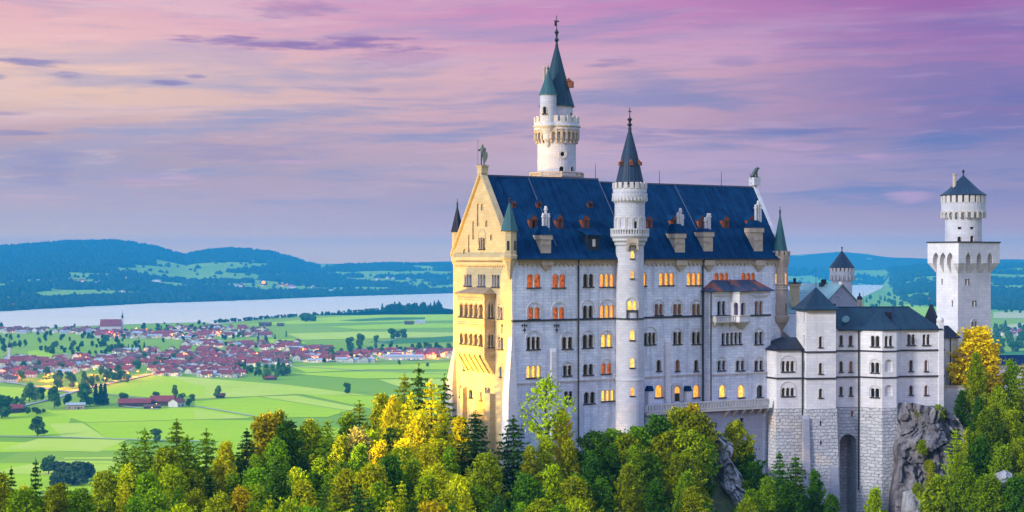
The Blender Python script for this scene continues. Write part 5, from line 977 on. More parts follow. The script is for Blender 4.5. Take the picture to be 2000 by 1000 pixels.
for u,v,Y,k,c,h,wf,lb in TR:
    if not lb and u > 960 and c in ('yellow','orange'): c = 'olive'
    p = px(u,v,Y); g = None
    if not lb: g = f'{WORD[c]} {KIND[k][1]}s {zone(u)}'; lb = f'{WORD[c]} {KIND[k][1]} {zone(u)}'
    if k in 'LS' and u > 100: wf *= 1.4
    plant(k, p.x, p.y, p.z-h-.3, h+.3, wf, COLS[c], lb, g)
# filling trees under the skyline: v of the canopy rises towards the castle
SKY = [(0,930),(60,930),(160,950),(230,900),(283,860),(345,850),(403,862),(482,860),(520,830),(600,845),(700,815),(760,800),(850,800),(930,850),(1000,880),(1100,880),(1160,860)]
def skyv(u):
    for (a,b),(c_,d) in zip(SKY,SKY[1:]):
        if a <= u <= c_: return b+(d-b)*(u-a)/(c_-a)
    return 880
for row, (off, Y0) in enumerate([(28,240),(62,226),(95,212),(130,198),(165,186)]):
    u = -30+20*row
    while u < 1150:
        v = skyv(max(0,u))+off+RT_.uniform(-10,12); Y = Y0+RT_.uniform(-5,5)-(8 if u < 300 else 0)
        if v < 1010 and not (960 < u < 1120 and row < 2):
            p = px(u,v,Y); zb = hill(p.x,p.y)-.3; h = p.z-zb; h = min(max(h,8),21); lit = 640 < u < 930
            k = RT_.choices(['D','L','S'],[.55,.28,.17])[0]
            c = RT_.choices(['green','olive','yellow','lime','orange','dkgreen'],[.30,.24,.07 if not lit else .75,.16,.05 if u < 640 else .03,.16])[0]  # mostly yellow where lit: part of the floodlight put into leaf colour
            if k == 'S': c = 'spruce'
            plant(k, p.x, p.y, p.z-h, h, RT_.uniform(.8,1.1), COLS[c], f'{WORD[c]} {KIND[k][1]} in the dense wood {zone(u)}', f'{WORD[c]} {KIND[k][1]}s in the dense wood {zone(u)}')
        u += RT_.uniform(34,50)
# low shrubs over the slope below the palace
for i in range(70):
    u = RT_.uniform(1130,1470); Y = RT_.uniform(225,256); x = (u-1000)/F*Y; z = hill(x,Y)
    if 1378 < u < 1452: continue
    c = RT_.choice(['olive','green','dkgreen','olive','green','dkgreen']); plant('B', x, Y, z-.4, RT_.uniform(2.5,4.5), RT_.uniform(.45,.7), COLS[c], f'low {WORD[c]} bush on the steep rock below the palace', f'low {WORD[c]} bushes on the steep rock below the palace')
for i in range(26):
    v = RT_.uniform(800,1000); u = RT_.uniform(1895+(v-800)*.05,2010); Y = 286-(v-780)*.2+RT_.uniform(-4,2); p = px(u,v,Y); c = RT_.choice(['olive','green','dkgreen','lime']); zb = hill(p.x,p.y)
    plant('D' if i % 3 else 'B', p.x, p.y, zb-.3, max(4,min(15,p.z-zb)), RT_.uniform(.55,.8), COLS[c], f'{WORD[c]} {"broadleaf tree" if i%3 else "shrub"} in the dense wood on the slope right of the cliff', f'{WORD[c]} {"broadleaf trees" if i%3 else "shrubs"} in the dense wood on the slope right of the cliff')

# ---- rocks
def rockmat(name, c1, c2, c3, sc=.5):
    m, t, b = newmat(name); tc = t.N.new('ShaderNodeTexCoord'); v = t.scalev(tc.outputs['Object'], (1,1,.45)); n = t.noise(v, sc, 7, .68, .6); n2 = t.noise(v, sc*4, 6, .7); st = t.noise(t.scalev(tc.outputs['Object'],(1,1,.06)), 1.1, 5, .65)
    c = t.mix(t.rng(n,.36,.64), c1, c2); c = t.mix(t.rng(st,.5,.7,0,.6), c, c3); c = t.mix(t.rng(n2,.42,.62,0,.5), c, t.mix(1,c,(.45,.42,.45,1),'MULTIPLY')); t.L.new(c, b.inputs['Base Color']); b.inputs['Roughness'].default_value = .9
    bp = t.N.new('ShaderNodeBump'); bp.inputs['Strength'].default_value = 1; bp.inputs['Distance'].default_value = .9; t.L.new(t.m('ADD',n,t.m('MULTIPLY',n2,.4)), bp.inputs['Height']); t.L.new(bp.outputs[0], b.inputs['Normal']); return m
ROCK = rockmat('purple_grey_rock', (.060,.055,.068,1), (.24,.22,.23,1), (.42,.42,.45,1)); ROCKL = rockmat('pale_rock', (.30,.30,.32,1), (.50,.50,.52,1), (.62,.62,.65,1), .8)
ROCKT = rockmat('tan_rock', (.16,.12,.08,1), (.34,.27,.20,1), (.42,.36,.29,1), .8)
def cliff(name, f, na, nb, mat, label, amp=1.6, group=None):     # closed crag: front sheet f(a,b), then back behind it
    V = []
    for back in (0,1):
        for j in range(nb+1):
            for i in range(na+1):
                p = f(i/na, j/nb); 
                if back: p = p+Vector((0,9,-2))
                else:
                    q = p*.17; d = mnoise.fractal(Vector((q.x,q.z,q.y)), .9, 2.1, 5); s = abs(mnoise.noise(Vector((p.x*.30,p.z*.05,3)))); g_ = Vector((p.x*.34+.5*d,p.y*.2,p.z*.15+.3*d)); dv, pv_ = mnoise.voronoi(g_); blk = mnoise.cell(pv_[0]*13.7)-.5*(1 if dv[1]-dv[0] < .07 else 0); g2 = mnoise.voronoi(g_*2.7); blk += .4*mnoise.cell(g2[1][0]*9.1); p = p+Vector((.5*amp*mnoise.noise(p*.3), -amp*(.6*d+.7*s+.75*blk), .5*amp*mnoise.noise(p*.21+Vector((9,9,9)))))
                V.append(p)
    m = (na+1)*(nb+1); Q = []
    for j in range(nb):
        for i in range(na):
            a = j*(na+1)+i; q = (a,a+1,a+na+2,a+na+1); Q += [q, tuple(x+m for x in q[::-1])]
    edge = [i for i in range(na+1)]+[j*(na+1)+na for j in range(1,nb+1)]+[nb*(na+1)+i for i in range(na-1,-1,-1)]+[j*(na+1) for j in range(nb-1,0,-1)]
    for a, b_ in zip(edge, edge[1:]+edge[:1]): Q.append((b_,a,a+m,b_+m))
    me = npmesh(name, V, Q, [mat]); o = link(name, me); tag(o, label, 'rock', group); return o
def cf_main(a, b):
    vt = 791+(0 if a < .55 else (a-.55)**1.2*150); u = 1752+a*150+b*18*a; v = vt+b*(1030-vt); Y = 283.5-b*9-3.5*sin(a*3.1)*1.0; return px(u,v,Y)
cliff('rock_cliff', cf_main, 90, 130, ROCK, 'dark purple grey rock cliff under the right corner of the white wing', 2.3)
cliff('rock_ledge', lambda a,b: px(1775+a*80, 958+b*70, 272-b*3), 22, 18, ROCKL, 'pale broken rock ledge at the bottom below the dark cliff', 1.0)
def strip(a, b): w_ = 10+40*b+9*mnoise.noise(Vector((b*6,0,4))); u = 1390+b*44+5*mnoise.noise(Vector((b*9,3,1)))+a*w_; v = 824+b*190; return px(u, v, 259-b*14-2*sin(a*pi))
cliff('rock_rib', strip, 26, 110, ROCKL, 'steep pale grey rock rib beside the shrubs below the terrace', 2.0)
cliff('rock_outcrop', lambda a,b: px(1955+a*26, 918+b*24+10*abs(a-.5), 247-b*4), 16, 14, ROCKL, 'small pale rock outcrop among the trees at the lower right', 1.0)
for u,v,Y,k,h in ((1800,868,277,'B',2.4),(1812,905,276,'B',2.0),(1830,800,281,'B',2.6),(1795,802,282,'B',1.8),(1790,950,270,'B',2.0),(1825,955,269,'B',2.6),(1815,930,271,'L',7)):
    p = px(u,v,Y); plant(k, p.x, p.y-.8, p.z-h*.6, h, .4 if k == 'B' else .5, COLS['yellow' if k == 'L' else 'olive'], 'yellow green sapling growing from the rock cliff' if k == 'L' else 'small grassy bush clinging to the dark rock cliff', None if k == 'L' else 'small bushes clinging to the dark rock cliff')

# ---- floodlights on the west gable, standing among the trees below it
def flood(loc, target, power, size, col, r=.6):
    l = bpy.data.lights.new('floodlight', 'SPOT'); l.energy = power; l.spot_size = radians(size); l.spot_blend = .7; l.color = col; l.shadow_soft_size = r
    o = bpy.data.objects.new('floodlight_beam', l); COL.objects.link(o); o.location = loc; o.rotation_euler = (Vector(loc)-Vector(target)).to_track_quat('Z','Y').to_euler(); return o

def flood_mast(x, y, ztop, target, power, size, label):
    zb = hill(x, y); m = bpy.data.objects.new('floodlight', None); COL.objects.link(m); m.location = (x,y,zb); tag(m, label, 'floodlight')
    child('mast', MB().tube((0,0,-1),(0,0,ztop-zb-.5),.12,.08,8).mesh('mast', IRON), m)
    d = (Vector(target)-Vector((x,y,ztop))).normalized(); s_ = d.cross(Vector((0,0,1))).normalized(); u_ = s_.cross(d); o = Vector((0,0,ztop-zb)); hb = MB()
    hb.add([o+s_*a*k+u_*b*k+d*c for c,k in ((-.35,.6),(.15,1)) for a,b in ((-.45,-.35),(.45,-.35),(.45,.35),(-.45,.35))],[(3,2,1,0),(0,1,5,4),(1,2,6,5),(2,3,7,6),(3,0,4,7)])
    h_ = child('lamp_head', hb.mesh('lamp_head', IRON), m)
    child('lens', MB().add([o+s_*a+u_*b+d*.1 for a,b in ((-.4,-.3),(.4,-.3),(.4,.3),(-.4,.3))],[(0,1,2,3)]).mesh('lens', glow('flood_lens',(1,.8,.3,1),(1,.7,.2,1),6)), h_)
    l = bpy.data.lights.new('flood', 'SPOT'); l.energy = power; l.spot_size = radians(size); l.spot_blend = .8; l.color = FLOODC; l.shadow_soft_size = .8
    q = bpy.data.objects.new('beam', l); COL.objects.link(q); q.parent = m; q.location = o+d*.5; q.rotation_euler = (-d).to_track_quat('Z','Y').to_euler()
FLOODC = (1.0,.52,.02)
gc_ = P.w(0, 10.3, 0)
flood_mast(-21, 262.5, -28.5, (gc_.x+.5, gc_.y-.5, -8), 70000, 115, 'floodlight among the trees at the foot of the yellow gable')
flood_mast(-88, 236, -18, (-10, 254, -19), 430000, 21, 'tall floodlight mast on the wooded slope aimed at the yellow larches and the gable')
flood_mast(-80, 190, -17, (-22, 233, -29.5), 480000, 12.5, 'tall floodlight mast further down the slope aimed at the trees below the gable')
flood_mast(-90, 240, -17, (7, 288.5, 20), 420000, 11, 'floodlight mast at the edge of the wood aimed at the tall round tower')
# =================================================================== VALLEY: plain, lake, hills, villages
ZP = -190.0
def yv(v): return -ZP*F/(v-HV)
def gp(u, v, dz=0): Y = yv(v); return Vector(((u-1000)/F*Y, Y, ZP+dz))
SHORE = np.array([(-3000,625),(-800,616),(0,609),(120,602),(290,593),(450,588),(640,580),(885,573),(1200,567),(1540,559.5),(1700,556.5),(1735,557),(1760,585),(1800,600),(2000,606),(5000,612)], float)
RID = np.array([(-4000,500),(-600,492),(-200,484),(0,478),(80,472),(150,466.5),(190,467),(220,466),(260,470),(300,478),(340,489),(362,495),(380,490),(410,485),(450,482.5),(490,484),(530,489),(570,499),(600,510),(622,515),(660,514),(690,517),(760,514.5),(885,517),(1100,516),(1540,523),(1600,526),(1650,527),(1750,524),(1800,520),(1830,516),(1880,513),(1950,516),(2050,515),(2600,512),(6000,510)], float)
FAR = np.array([(-4000,516),(700,515),(800,513),(885,511),(1200,508),(1540,499),(1600,494.5),(1640,492),(1690,496),(1740,504),(1830,507),(1900,508),(2000,507),(2600,508),(6000,512)], float)
RID[:,1] += np.where(RID[:,0] < 640, 6.5, 2.5)
YR, YF = 10800.0, 13400.0
def fb(x, y, s, o=0): return mnoise.fractal(Vector((x/s, y/s, o)), 1.0, 2.0, 4)
def land(x, y):
    u = 1000+F*x/max(y,1); vs_ = np.interp(u, SHORE[:,0], SHORE[:,1]); ys = yv(vs_)
    if y < ys: return ZP, 0.0, ys
    zr = (HV-np.interp(u, RID[:,0], RID[:,1]))/F*YR; zf = (HV-np.interp(u, FAR[:,0], FAR[:,1]))/F*YF
    q = (y-ys)/max(YR-ys, 800); 
    if q <= 1: z = ZP+(zr-ZP)*(.30*q+.70*q*q)
    else: z = max(zr-(y-YR)*.07, -120)
    z = max(z, -120+(zf+120)*math.exp(-((y-YF)/900)**2)) if q > 1 else z
    rough = min(1, q*2.2)*(1-.75*math.exp(-((q-1)/.1)**2)); z += 16*fb(x,y,1500,3)*rough+5*fb(x,y,420,7)*rough; return z, q, ys
def forest(x, y, q, ys, u):                        # 1 where the hills are wooded
    n = fb(x, y*1.0, 800, 11)+.5*fb(x,y,240,5); f = 1 if n > .12 else 0
    d = y-ys
    if u < 900:
        if d < 620 and u < 640 and n > -.75: return 1
        if 640 <= u < 900 and d < 330 and n > -.35: return 1
        if q > .80 and u < 625: return 1 if n > -.75 else 0
        if .60 < q <= .80 and u < 330 and n > -.1: return 1
        if q > .80: return 1 if n > -.25 else 0
    else:
        if q > .9: return 1 if n > -.3 else 0
        if d < 250 and n > -.2: return 1
    return f
xs = np.concatenate([np.linspace(-16000,-4300,26)[:-1], np.linspace(-4300,4300,150), np.linspace(4300,16000,26)[1:]])
ysr = np.concatenate([np.linspace(440,5000,24)[:-1], np.linspace(5000,12500,170)[:-1], np.linspace(12500,14450,24)])
V = []; FA = []
for y in ysr:
    for x in xs: z, q, ys = land(x,y); V.append((x,y,z)); FA.append(0.0 if q <= 0 else float(forest(x,y,q,ys,1000+F*x/y)))
nx, ny = len(xs), len(ysr); Q = [(j*nx+i,j*nx+i+1,(j+1)*nx+i+1,(j+1)*nx+i) for j in range(ny-1) for i in range(nx-1)]
# skirt so that the one sheet also lies below the castle hill and behind the camera
base = len(V); xsk = list(xs); V += [(x,-600,ZP) for x in xs]; FA += [0.0]*nx; Q += [(base+i,base+i+1,i+1,i) for i in range(nx-1)]
GM, t, b = newmat('valley_ground'); tc = t.N.new('ShaderNodeTexCoord'); at = t.N.new('ShaderNodeAttribute'); at.attribute_name = 'wood'
n = t.noise(tc.outputs['Object'], .0016, 4, .55); vo = t.N.new('ShaderNodeTexVoronoi'); t.L.new(t.scalev(tc.outputs['Object'],(.0030,.0017,0)), vo.inputs['Vector']); vo.inputs['Scale'].default_value = 1
fld = t.mix(t.sep(vo.outputs['Color'])[0], (.19,.34,.010,1), (.28,.40,.02,1)); fld = t.mix(t.rng(n,.35,.68,0,.55), fld, (.20,.38,.010,1))
fine = t.noise(t.scalev(tc.outputs['Object'],(.006,.03,0)), 1, 5, .6); fld = t.mix(t.rng(fine,.42,.7,0,.35), fld, (.24,.33,.07,1))
c = t.mix(t.rng(at.outputs['Fac'],.3,.6), fld, (.022,.045,.022,1)); t.L.new(c, b.inputs['Base Color']); b.inputs['Roughness'].default_value = .95; b.inputs['Specular IOR Level'].default_value = .1
me = npmesh('ground', V, Q, [GM]); a_ = me.attributes.new('wood', 'FLOAT', 'POINT'); a_.data.foreach_set('value', np.array(FA, np.float32)); me.polygons.foreach_set('use_smooth',[True]*len(me.polygons)); tag(link('ground', me), kind='structure')
# ---- lake
LM, t, b = newmat('lake_water'); tc = t.N.new('ShaderNodeTexCoord'); n = t.noise(t.scalev(tc.outputs['Object'],(.0012,.006,0)), 1, 5, .6)
gl_ = t.N.new('ShaderNodeBsdfGlossy'); gl_.distribution = 'MULTI_GGX'; gl_.inputs['Color'].default_value = (1,.83,.58,1); t.L.new(t.rng(n,.35,.7,.42,.54), gl_.inputs['Roughness'])
bp = t.N.new('ShaderNodeBump'); bp.inputs['Strength'].default_value = .15; bp.inputs['Distance'].default_value = .4; t.L.new(t.noise(t.scalev(tc.outputs['Object'],(.05,.12,0)),1,4,.6), bp.inputs['Height']); t.L.new(bp.outputs[0], gl_.inputs['Normal'])
t.L.new(gl_.outputs[0], [n_ for n_ in t.N if n_.type == 'OUTPUT_MATERIAL'][0].inputs[0]); t.N.remove(b)
near = [(-900,652),(-300,648),(0,645),(60,644),(120,639),(220,635),(300,632),(400,630),(420,634),(520,622),(600,616),(700,609.5),(735,606),(770,602),(860,601),(885,605),(1000,603),(1540,610),(1620,603),(1668,592),(1690,578),(1722,563),(1728,557.5)]
far_ = [(1728,556.8),(1700,555.8),(1540,558.8),(1200,566),(885,572),(640,579),(450,587),(290,592),(120,601),(0,608),(-300,613),(-900,622)]
pts = [gp(u,v,.6) for u,v in near+far_]
bm = bmesh.new(); f_ = bm.faces.new([bm.verts.new(p) for p in pts]); bmesh.ops.triangulate(bm, faces=[f_]); me = bpy.data.meshes.new('lake'); bm.to_mesh(me); bm.free(); me.materials.append(LM); tag(link('lake', me), kind='structure')
# ---- fields and roads on the plain (each sheet a little above the one below)
def grass(name, c1, c2, s=(.01,.06,0)):
    m, t, b = newmat(name); tc = t.N.new('ShaderNodeTexCoord'); n = t.noise(t.scalev(tc.outputs['Object'], s), 1, 5, .65); n2 = t.noise(tc.outputs['Object'], .008, 4, .6)
    t.L.new(t.mix(t.m('ADD', t.m('MULTIPLY',t.rng(n,.38,.62),.75), t.m('MULTIPLY',t.rng(n2,.35,.68),.5)), c1, c2), b.inputs['Base Color']); b.inputs['Roughness'].default_value = .95; b.inputs['Specular IOR Level'].default_value = .1; return m
FM = {'g': grass('green_meadow',(.33,.53,.003,1),(.41,.57,.004,1)), 'l': grass('light_meadow',(.46,.60,.012,1),(.39,.57,.008,1)), 'p': grass('mown_meadow',(.53,.60,.08,1),(.46,.58,.04,1),(.02,.02,0)), 't': grass('tan_meadow',(.46,.46,.18,1),(.52,.48,.22,1)), 'd': grass('dark_meadow',(.055,.17,.03,1),(.07,.20,.03,1))}
ROADM = plain('pale_road', (.42,.40,.40), .9, .15, .02)
fid = [0]
def field(pts, m, name='field'):
    fid[0] += 1; P3 = [gp(u,v,.10+.02*fid[0]) for u,v in pts]; bm = bmesh.new(); f_ = bm.faces.new([bm.verts.new(p) for p in P3]); bmesh.ops.triangulate(bm, faces=[f_]); me = bpy.data.meshes.new(name); bm.to_mesh(me); bm.free(); me.materials.append(FM[m]); tag(link(name, me), kind='structure')
for pts, m in [
 ([(-40,905),(360,905),(470,836),(800,836),(760,960),(-40,960)],'g'),([(-60,862),(0,863),(260,868),(250,880),(-60,884)],'l'),
 ([(-60,812),(30,808),(95,800),(140,815),(122,852),(-60,850)],'g'),
 ([(94,828),(161,826),(208,856),(122,854)],'p'),([(5,877),(75,857),(252,858),(192,883)],'p'),([(92,803),(180,799),(400,796),(400,819),(166,825)],'l'),
 ([(166,826),(400,820),(520,822),(480,862),(400,862),(208,856)],'g'),([(125,894),(237,893),(237,897),(125,897)],'p'),([(104,900),(237,901),(237,907),(104,903)],'p'),([(0,919),(57,907),(231,908),(187,931),(0,925)],'p'),
 ([(380,743),(562,752),(725,773),(578,770),(502,774),(380,780)],'p'),([(508,775),(578,773),(718,800),(679,802)],'p'),([(590,770),(725,774),(800,790),(790,815),(725,799)],'g'),([(380,784),(502,775),(680,803),(640,815),(480,816),(380,800)],'g'),
 ([(380,799),(489,817),(380,820)],'p'),([(566,716),(800,712),(890,708),(890,722),(720,722),(600,728)],'l'),([(560,730),(720,726),(890,727),(890,738),(700,740)],'l'),([(740,742),(890,740),(890,752),(780,756)],'p'),
 ([(174,764),(300,733),(400,744),(400,772),(300,778),(180,767)],'l'),([(330,735),(380,738),(560,752),(420,757),(380,752)],'p'),([(-60,754),(0,755),(110,763),(80,780),(-60,790)],'l'),
 ([(560,652),(700,648),(890,650),(890,658),(700,662),(590,664)],'p'),([(720,668),(800,662),(890,656),(890,668),(760,672)],'d'),([(640,638),(800,632),(890,632),(890,640),(700,644)],'g'),([(470,636),(640,620),(760,614),(890,612),(890,626),(640,632)],'l'),([(660,626),(760,620),(830,620),(830,624),(700,628)],'d'),([(500,664),(580,662),(600,672),(520,676)],'g'),
 ([(55,686),(92,683),(110,700),(70,708),(54,700)],'g'),([(1690,606),(1780,594),(1840,600),(1840,625),(1700,622)],'g'),([(1940,610),(2060,606),(2060,622),(1940,622)],'t'),([(1940,636),(2060,628),(2060,640),(1940,646)],'t'),([(1940,582),(2060,578),(2060,590),(1940,592)],'g'),([(1940,690),(2060,680),(2060,705),(1940,705)],'d')]: field(pts, m)
def road(pts, w, name='road', dz=1.2):
    P3 = [gp(u,v,dz) for u,v in pts]; V = []; 
    for i, p in enumerate(P3):
        d = (P3[min(i+1,len(P3)-1)]-P3[max(i-1,0)]); d.z = 0; d.normalize(); n = Vector((-d.y,d.x,0))*w/2; V += [p+n, p-n]
    me = npmesh(name, V, [(2*i,2*i+1,2*i+3,2*i+2) for i in range(len(P3)-1)], [ROADM]); tag(link(name, me), kind='structure')
road([(-30,815),(10,803),(60,790),(112,778),(144,766),(174,758),(250,742),(300,731),(330,728),(420,716),(520,708),(610,707.5),(720,705),(800,704),(890,703.5)], 7)
road([(-30,736),(0,740),(12,748),(46,752),(80,758),(112,764),(140,767)], 7, dz=1.3)
road([(170,768),(238,775),(300,781),(320,784)], 4, 'path'); road([(378,794),(420,801),(495,814)], 4, 'path'); road([(-20,853),(130,855.5),(260,860),(400,863.5)], 4, 'path')
road([(567,716),(718,725),(884,732)], 5, 'path'); road([(738,672),(786,659),(890,652)], 4, 'path'); road([(228,793),(270,798),(310,800)], 5, 'path')

# ---- small far trees
def lumptree(seed, H, R0, n, leaf, con=False):
    R = np.random.RandomState(seed)
    if con: f = R.uniform(.05,1,n); a = R.uniform(0,6.283,n); r = R0*(1-f)*R.uniform(.5,1.05,n); C = np.stack([r*np.cos(a), r*np.sin(a), H*f],1)
    else:
        C = []
        for i in range(9):
            c0 = np.array([R.uniform(-.6,.6)*R0, R.uniform(-.6,.6)*R0, H*R.uniform(.22,.80)]); c0[:2] *= 1.25-c0[2]/H; r = R0*R.uniform(.34,.56); d = R.normal(size=(n//8,3)); d /= np.linalg.norm(d,axis=1)[:,None]
            C.append(d*r*np.array([1,1,.85])*R.uniform(.7,1.1,(n//8,1))+c0)
        C = np.concatenate(C)
    V, Q = leafquads(C, leaf, R, .4, .8); m = MB().tube((0,0,-1),(0,0,H*.6),H*.03,H*.015,5); b0 = len(V); V = np.concatenate([V, np.array(m.v)]); Q = np.concatenate([Q, np.array([[i+b0 for i in f] for f in m.f if len(f)==4])])
    mi = [0]*(len(Q)-5)+[1]*5; return npmesh('far_tree', V, Q, [FARL, BARK], mi)
FARL = leafmat('far_leaves', .1)
FT = [lumptree(1,14,5.5,560,1.1), lumptree(2,16,5,560,1.1), lumptree(3,11,5.5,460,1.05), lumptree(7,15,5.2,560,1.1)]; FCN = [lumptree(4,20,4.2,240,1.5,True), lumptree(5,17,3.8,220,1.4,True)]; POP = [lumptree(6,22,4.2,260,1.6)]
RF = random.Random(9)
TREEQ = []; HOUSEQ = []
def ftree(u, v, h, col=None, con=False, label='dark green tree standing in the village', group='trees in the village', w=1.0, nm=None):
    me = RF.choice(FCN if con else FT); H0 = 18 if con else 14; p = gp(u, v); s = h/H0; j = RF.uniform(.75,1.25)
    c = col or RF.choice([(.055,.14,.035),(.085,.18,.038),(.08,.15,.028),(.13,.21,.04)]); TREEQ.append((-1 if group is None else p.y/h, nm or ('conifer' if con else 'far_tree'), me, p, RF.uniform(0,6.3), (s*w,s*w,s), (c[0]*j,c[1]*j,c[2]*j,1), label, 'conifer' if con else 'tree', group))
LONE = [(73,851,21,1.1,'round dark tree standing alone in the left meadow'),(304,862,17,1.0,'round dark tree beside the white farm path'),(678,768,19,.75,'lone oval tree in the middle of the green plain'),(425,777,17,.9,'tree beside the tiny field barn'),(106,797,28,.75,'dense dark tree by the lane to the village'),
 (134,794,17,1.1,'small bushy tree left of the white roofed barn'),(163,793,30,1.1,'large spreading tree right of the white roofed barn'),(57,784,25,1,'left tree of the dark group beside the main road'),(69,784,23,1,'right tree of the dark group beside the main road'),(80,781,22,.7,'slim tree at the end of the roadside group'),(43,793,14,.9,'small tree on the road verge, third from the left edge'),(31,795,14,.9,'small tree on the road verge, second from the left edge'),(3,816,34,1.1,'dark tree cut by the left edge in the meadows'),
 (97,779,14,.9,'small tree on the verge right of the dark group'),(241,787,17,1.1,'tree at the left end of the long red farm barn'),(340,780,20,.7,'slim tree behind the big red farmhouse'),(354,788,17,.8,'tree at the right end of the red farmhouse'),(305,783,16,.8,'brownish tree between the two red farm buildings'),(375,783,12,1,'round tree alone right of the farm'),(370,794,11,1.2,'low bush right of the farm'),
 (765,662,32,.9,'first of three round trees beside the distant field track'),(777,661,26,.9,'second of three round trees beside the distant field track'),(788,660,28,.9,'third of three round trees beside the distant field track'),(735,668,20,.9,'tree at the bend of the distant field track'),(683,680,30,.8,'tall tree in the meadow above the village'),(704,676,34,.8,'tallest tree in the meadow above the village'),(520,672,20,.7,'lone tree in the meadow above the village'),
 (780,713,10,.9,'small lone bush below the village at right'),(835,716,10,.9,'small lone bush near the castle wall'),(95,925,20,1.2,'bluish rounded tree on the plain at lower left'),(540,741,14,1,'tree beside the small red barn below the wood'),(518,741,14,1,'tree left of the small red barn below the wood')]
for u,v,h,w,lb in LONE: ftree(u, v+1, h, None, False, lb, None, w)
for u in (187,197,205): ftree(u, 791, 24, (.03,.06,.03), True, 'dark conifer in the row of three right of the white roofed barn', 'row of three conifers by the barn', 1.0)
for i in range(16): ftree(RF.uniform(105,182), RF.uniform(938,956), RF.uniform(12,22), (.07,.11,.07), False, 'bluish green tree in the copse on the plain at lower left', 'trees of the copse at lower left', 1.1)
for i in range(9): ftree(RF.uniform(42,90), 807+RF.uniform(-3,3), RF.uniform(6,10), None, False, 'low bush in the garden beside the dark red shed', 'bushes beside the dark red shed', 1.3)
# village trees: (u0,u1,v0,v1,n)
for u0,u1,v0,v1,n,con in [(0,250,655,668,36,False),(0,90,668,690,14,False),(92,280,672,695,42,False),(200,330,665,685,12,False),(0,330,640,650,26,False),(300,420,632,650,34,False),(40,120,715,745,16,False),(110,190,740,766,14,False),(160,260,728,748,18,False),(260,420,700,728,16,False),(230,330,680,700,14,True),
                          (400,470,660,700,14,False),(455,480,715,735,9,True),(480,564,722,737,26,False),(540,566,715,736,9,True),(640,706,690,708,22,False),(720,800,678,695,16,False),(800,890,680,692,20,False),(560,720,690,712,14,False),(340,470,650,668,14,False),(470,560,652,664,8,True)]:
    for i in range(int(n*.85)):
        u, v = RF.uniform(u0,u1), RF.uniform(v0,v1); w_ = 'conifer' if con else 'leafy tree'; z_ = 'left' if u < 250 else ('middle' if u < 470 else 'right')
        ftree(u, v, RF.uniform(7,16)*(1.15 if v > 665 else 1), None, con, f'dark {w_} among the houses in the {z_} part of the village', f'{w_}s in the {z_} part of the village', RF.uniform(.85,1.2))
for i in range(70):                                # row along the near lake shore
    u = 420+i*4.6+RF.uniform(-2,2); v = np.interp(u, [400,520,600,700,735,890], [633,624,618,611,607.5,604])
    ftree(u, v, RF.uniform(8,16), None, False, 'small tree in the row along the near shore of the lake', 'trees along the near lake shore', 1.2)
for i in range(46):                                # wooded spit
    u = RF.uniform(742,862); ftree(u, RF.uniform(606,611), RF.uniform(22,34), (.02,.05,.03), i % 2, 'dark tree in the small wood on the lake spit', 'trees of the wood on the lake spit', 1.1)
for i in range(12): ftree(600+RF.uniform(-12,14), 627+RF.uniform(-1,2), RF.uniform(14,24), None, False, 'tree in the round grove beside the lake', 'grove beside the lake', 1.2)
for u0,u1,v0,v1,n in [(1690,1830,585,602,26),(1940,2010,600,612,20),(1940,2010,640,690,44),(1730,1830,568,580,26)]:
    for i in range(n): ftree(RF.uniform(u0,u1), RF.uniform(v0,v1), RF.uniform(14,26), None, i%3==0, 'tree in the far meadows beyond the white wing', 'trees in the far meadows at right', 1.2)

# ---- distant forest on the hills: nobody could count it
def cone_cloud(pts, name):
    V = []; Q = []; R = np.random.RandomState(4); k = 5
    for (x,y,z,s,h) in pts:
        b = len(V); a0 = R.uniform(0,6.28)
        for rr, hh in ((.75,-.1),(1.0,.32),(.55,.75)):
            for i in range(k): a = a0+i*2*pi/k; V.append((x+s*rr*R.uniform(.8,1.2)*cos(a), y+s*rr*sin(a), z+h*hh))
        V += [(x+s*.1,y,z+h)]*k
        for j in range(3):
            for i in range(k): Q.append((b+j*k+i, b+j*k+(i+1)%k, b+(j+1)*k+(i+1)%k, b+(j+1)*k+i))
    m, t, b_ = newmat('distant_wood'); tc = t.N.new('ShaderNodeTexCoord'); n = t.noise(tc.outputs['Object'], .02, 4, .7); t.L.new(t.mix(t.rng(n,.38,.62), (.010,.026,.020,1), (.030,.058,.034,1)), b_.inputs['Base Color']); b_.inputs['Roughness'].default_value = .95; b_.inputs['Specular IOR Level'].default_value = .05
    me = npmesh(name, V, Q, [m]); me.polygons.foreach_set('use_smooth',[True]*len(me.polygons)); tag(link(name, me), kind='stuff')
R = np.random.RandomState(3); pts = []
for i in range(90000):
    y = 5200+R.rand()**.8*7000; u = R.uniform(-60,900) if R.rand() < .74 else R.uniform(1535,2060); x = (u-1000)/F*y; z, q, ys = land(x,y)
    if q <= .004 or q > 1.12: continue
    if forest(x,y,q,ys,u) > .5:
        if q > .85 and R.rand() < .25: continue
        pts.append((x,y,z,R.uniform(11,20),R.uniform(15,30)))
    elif R.rand() < .012: pts.append((x,y,z,R.uniform(8,13),R.uniform(12,22)))
    if len(pts) > 26000: break
cone_cloud(pts, 'distant_forest')

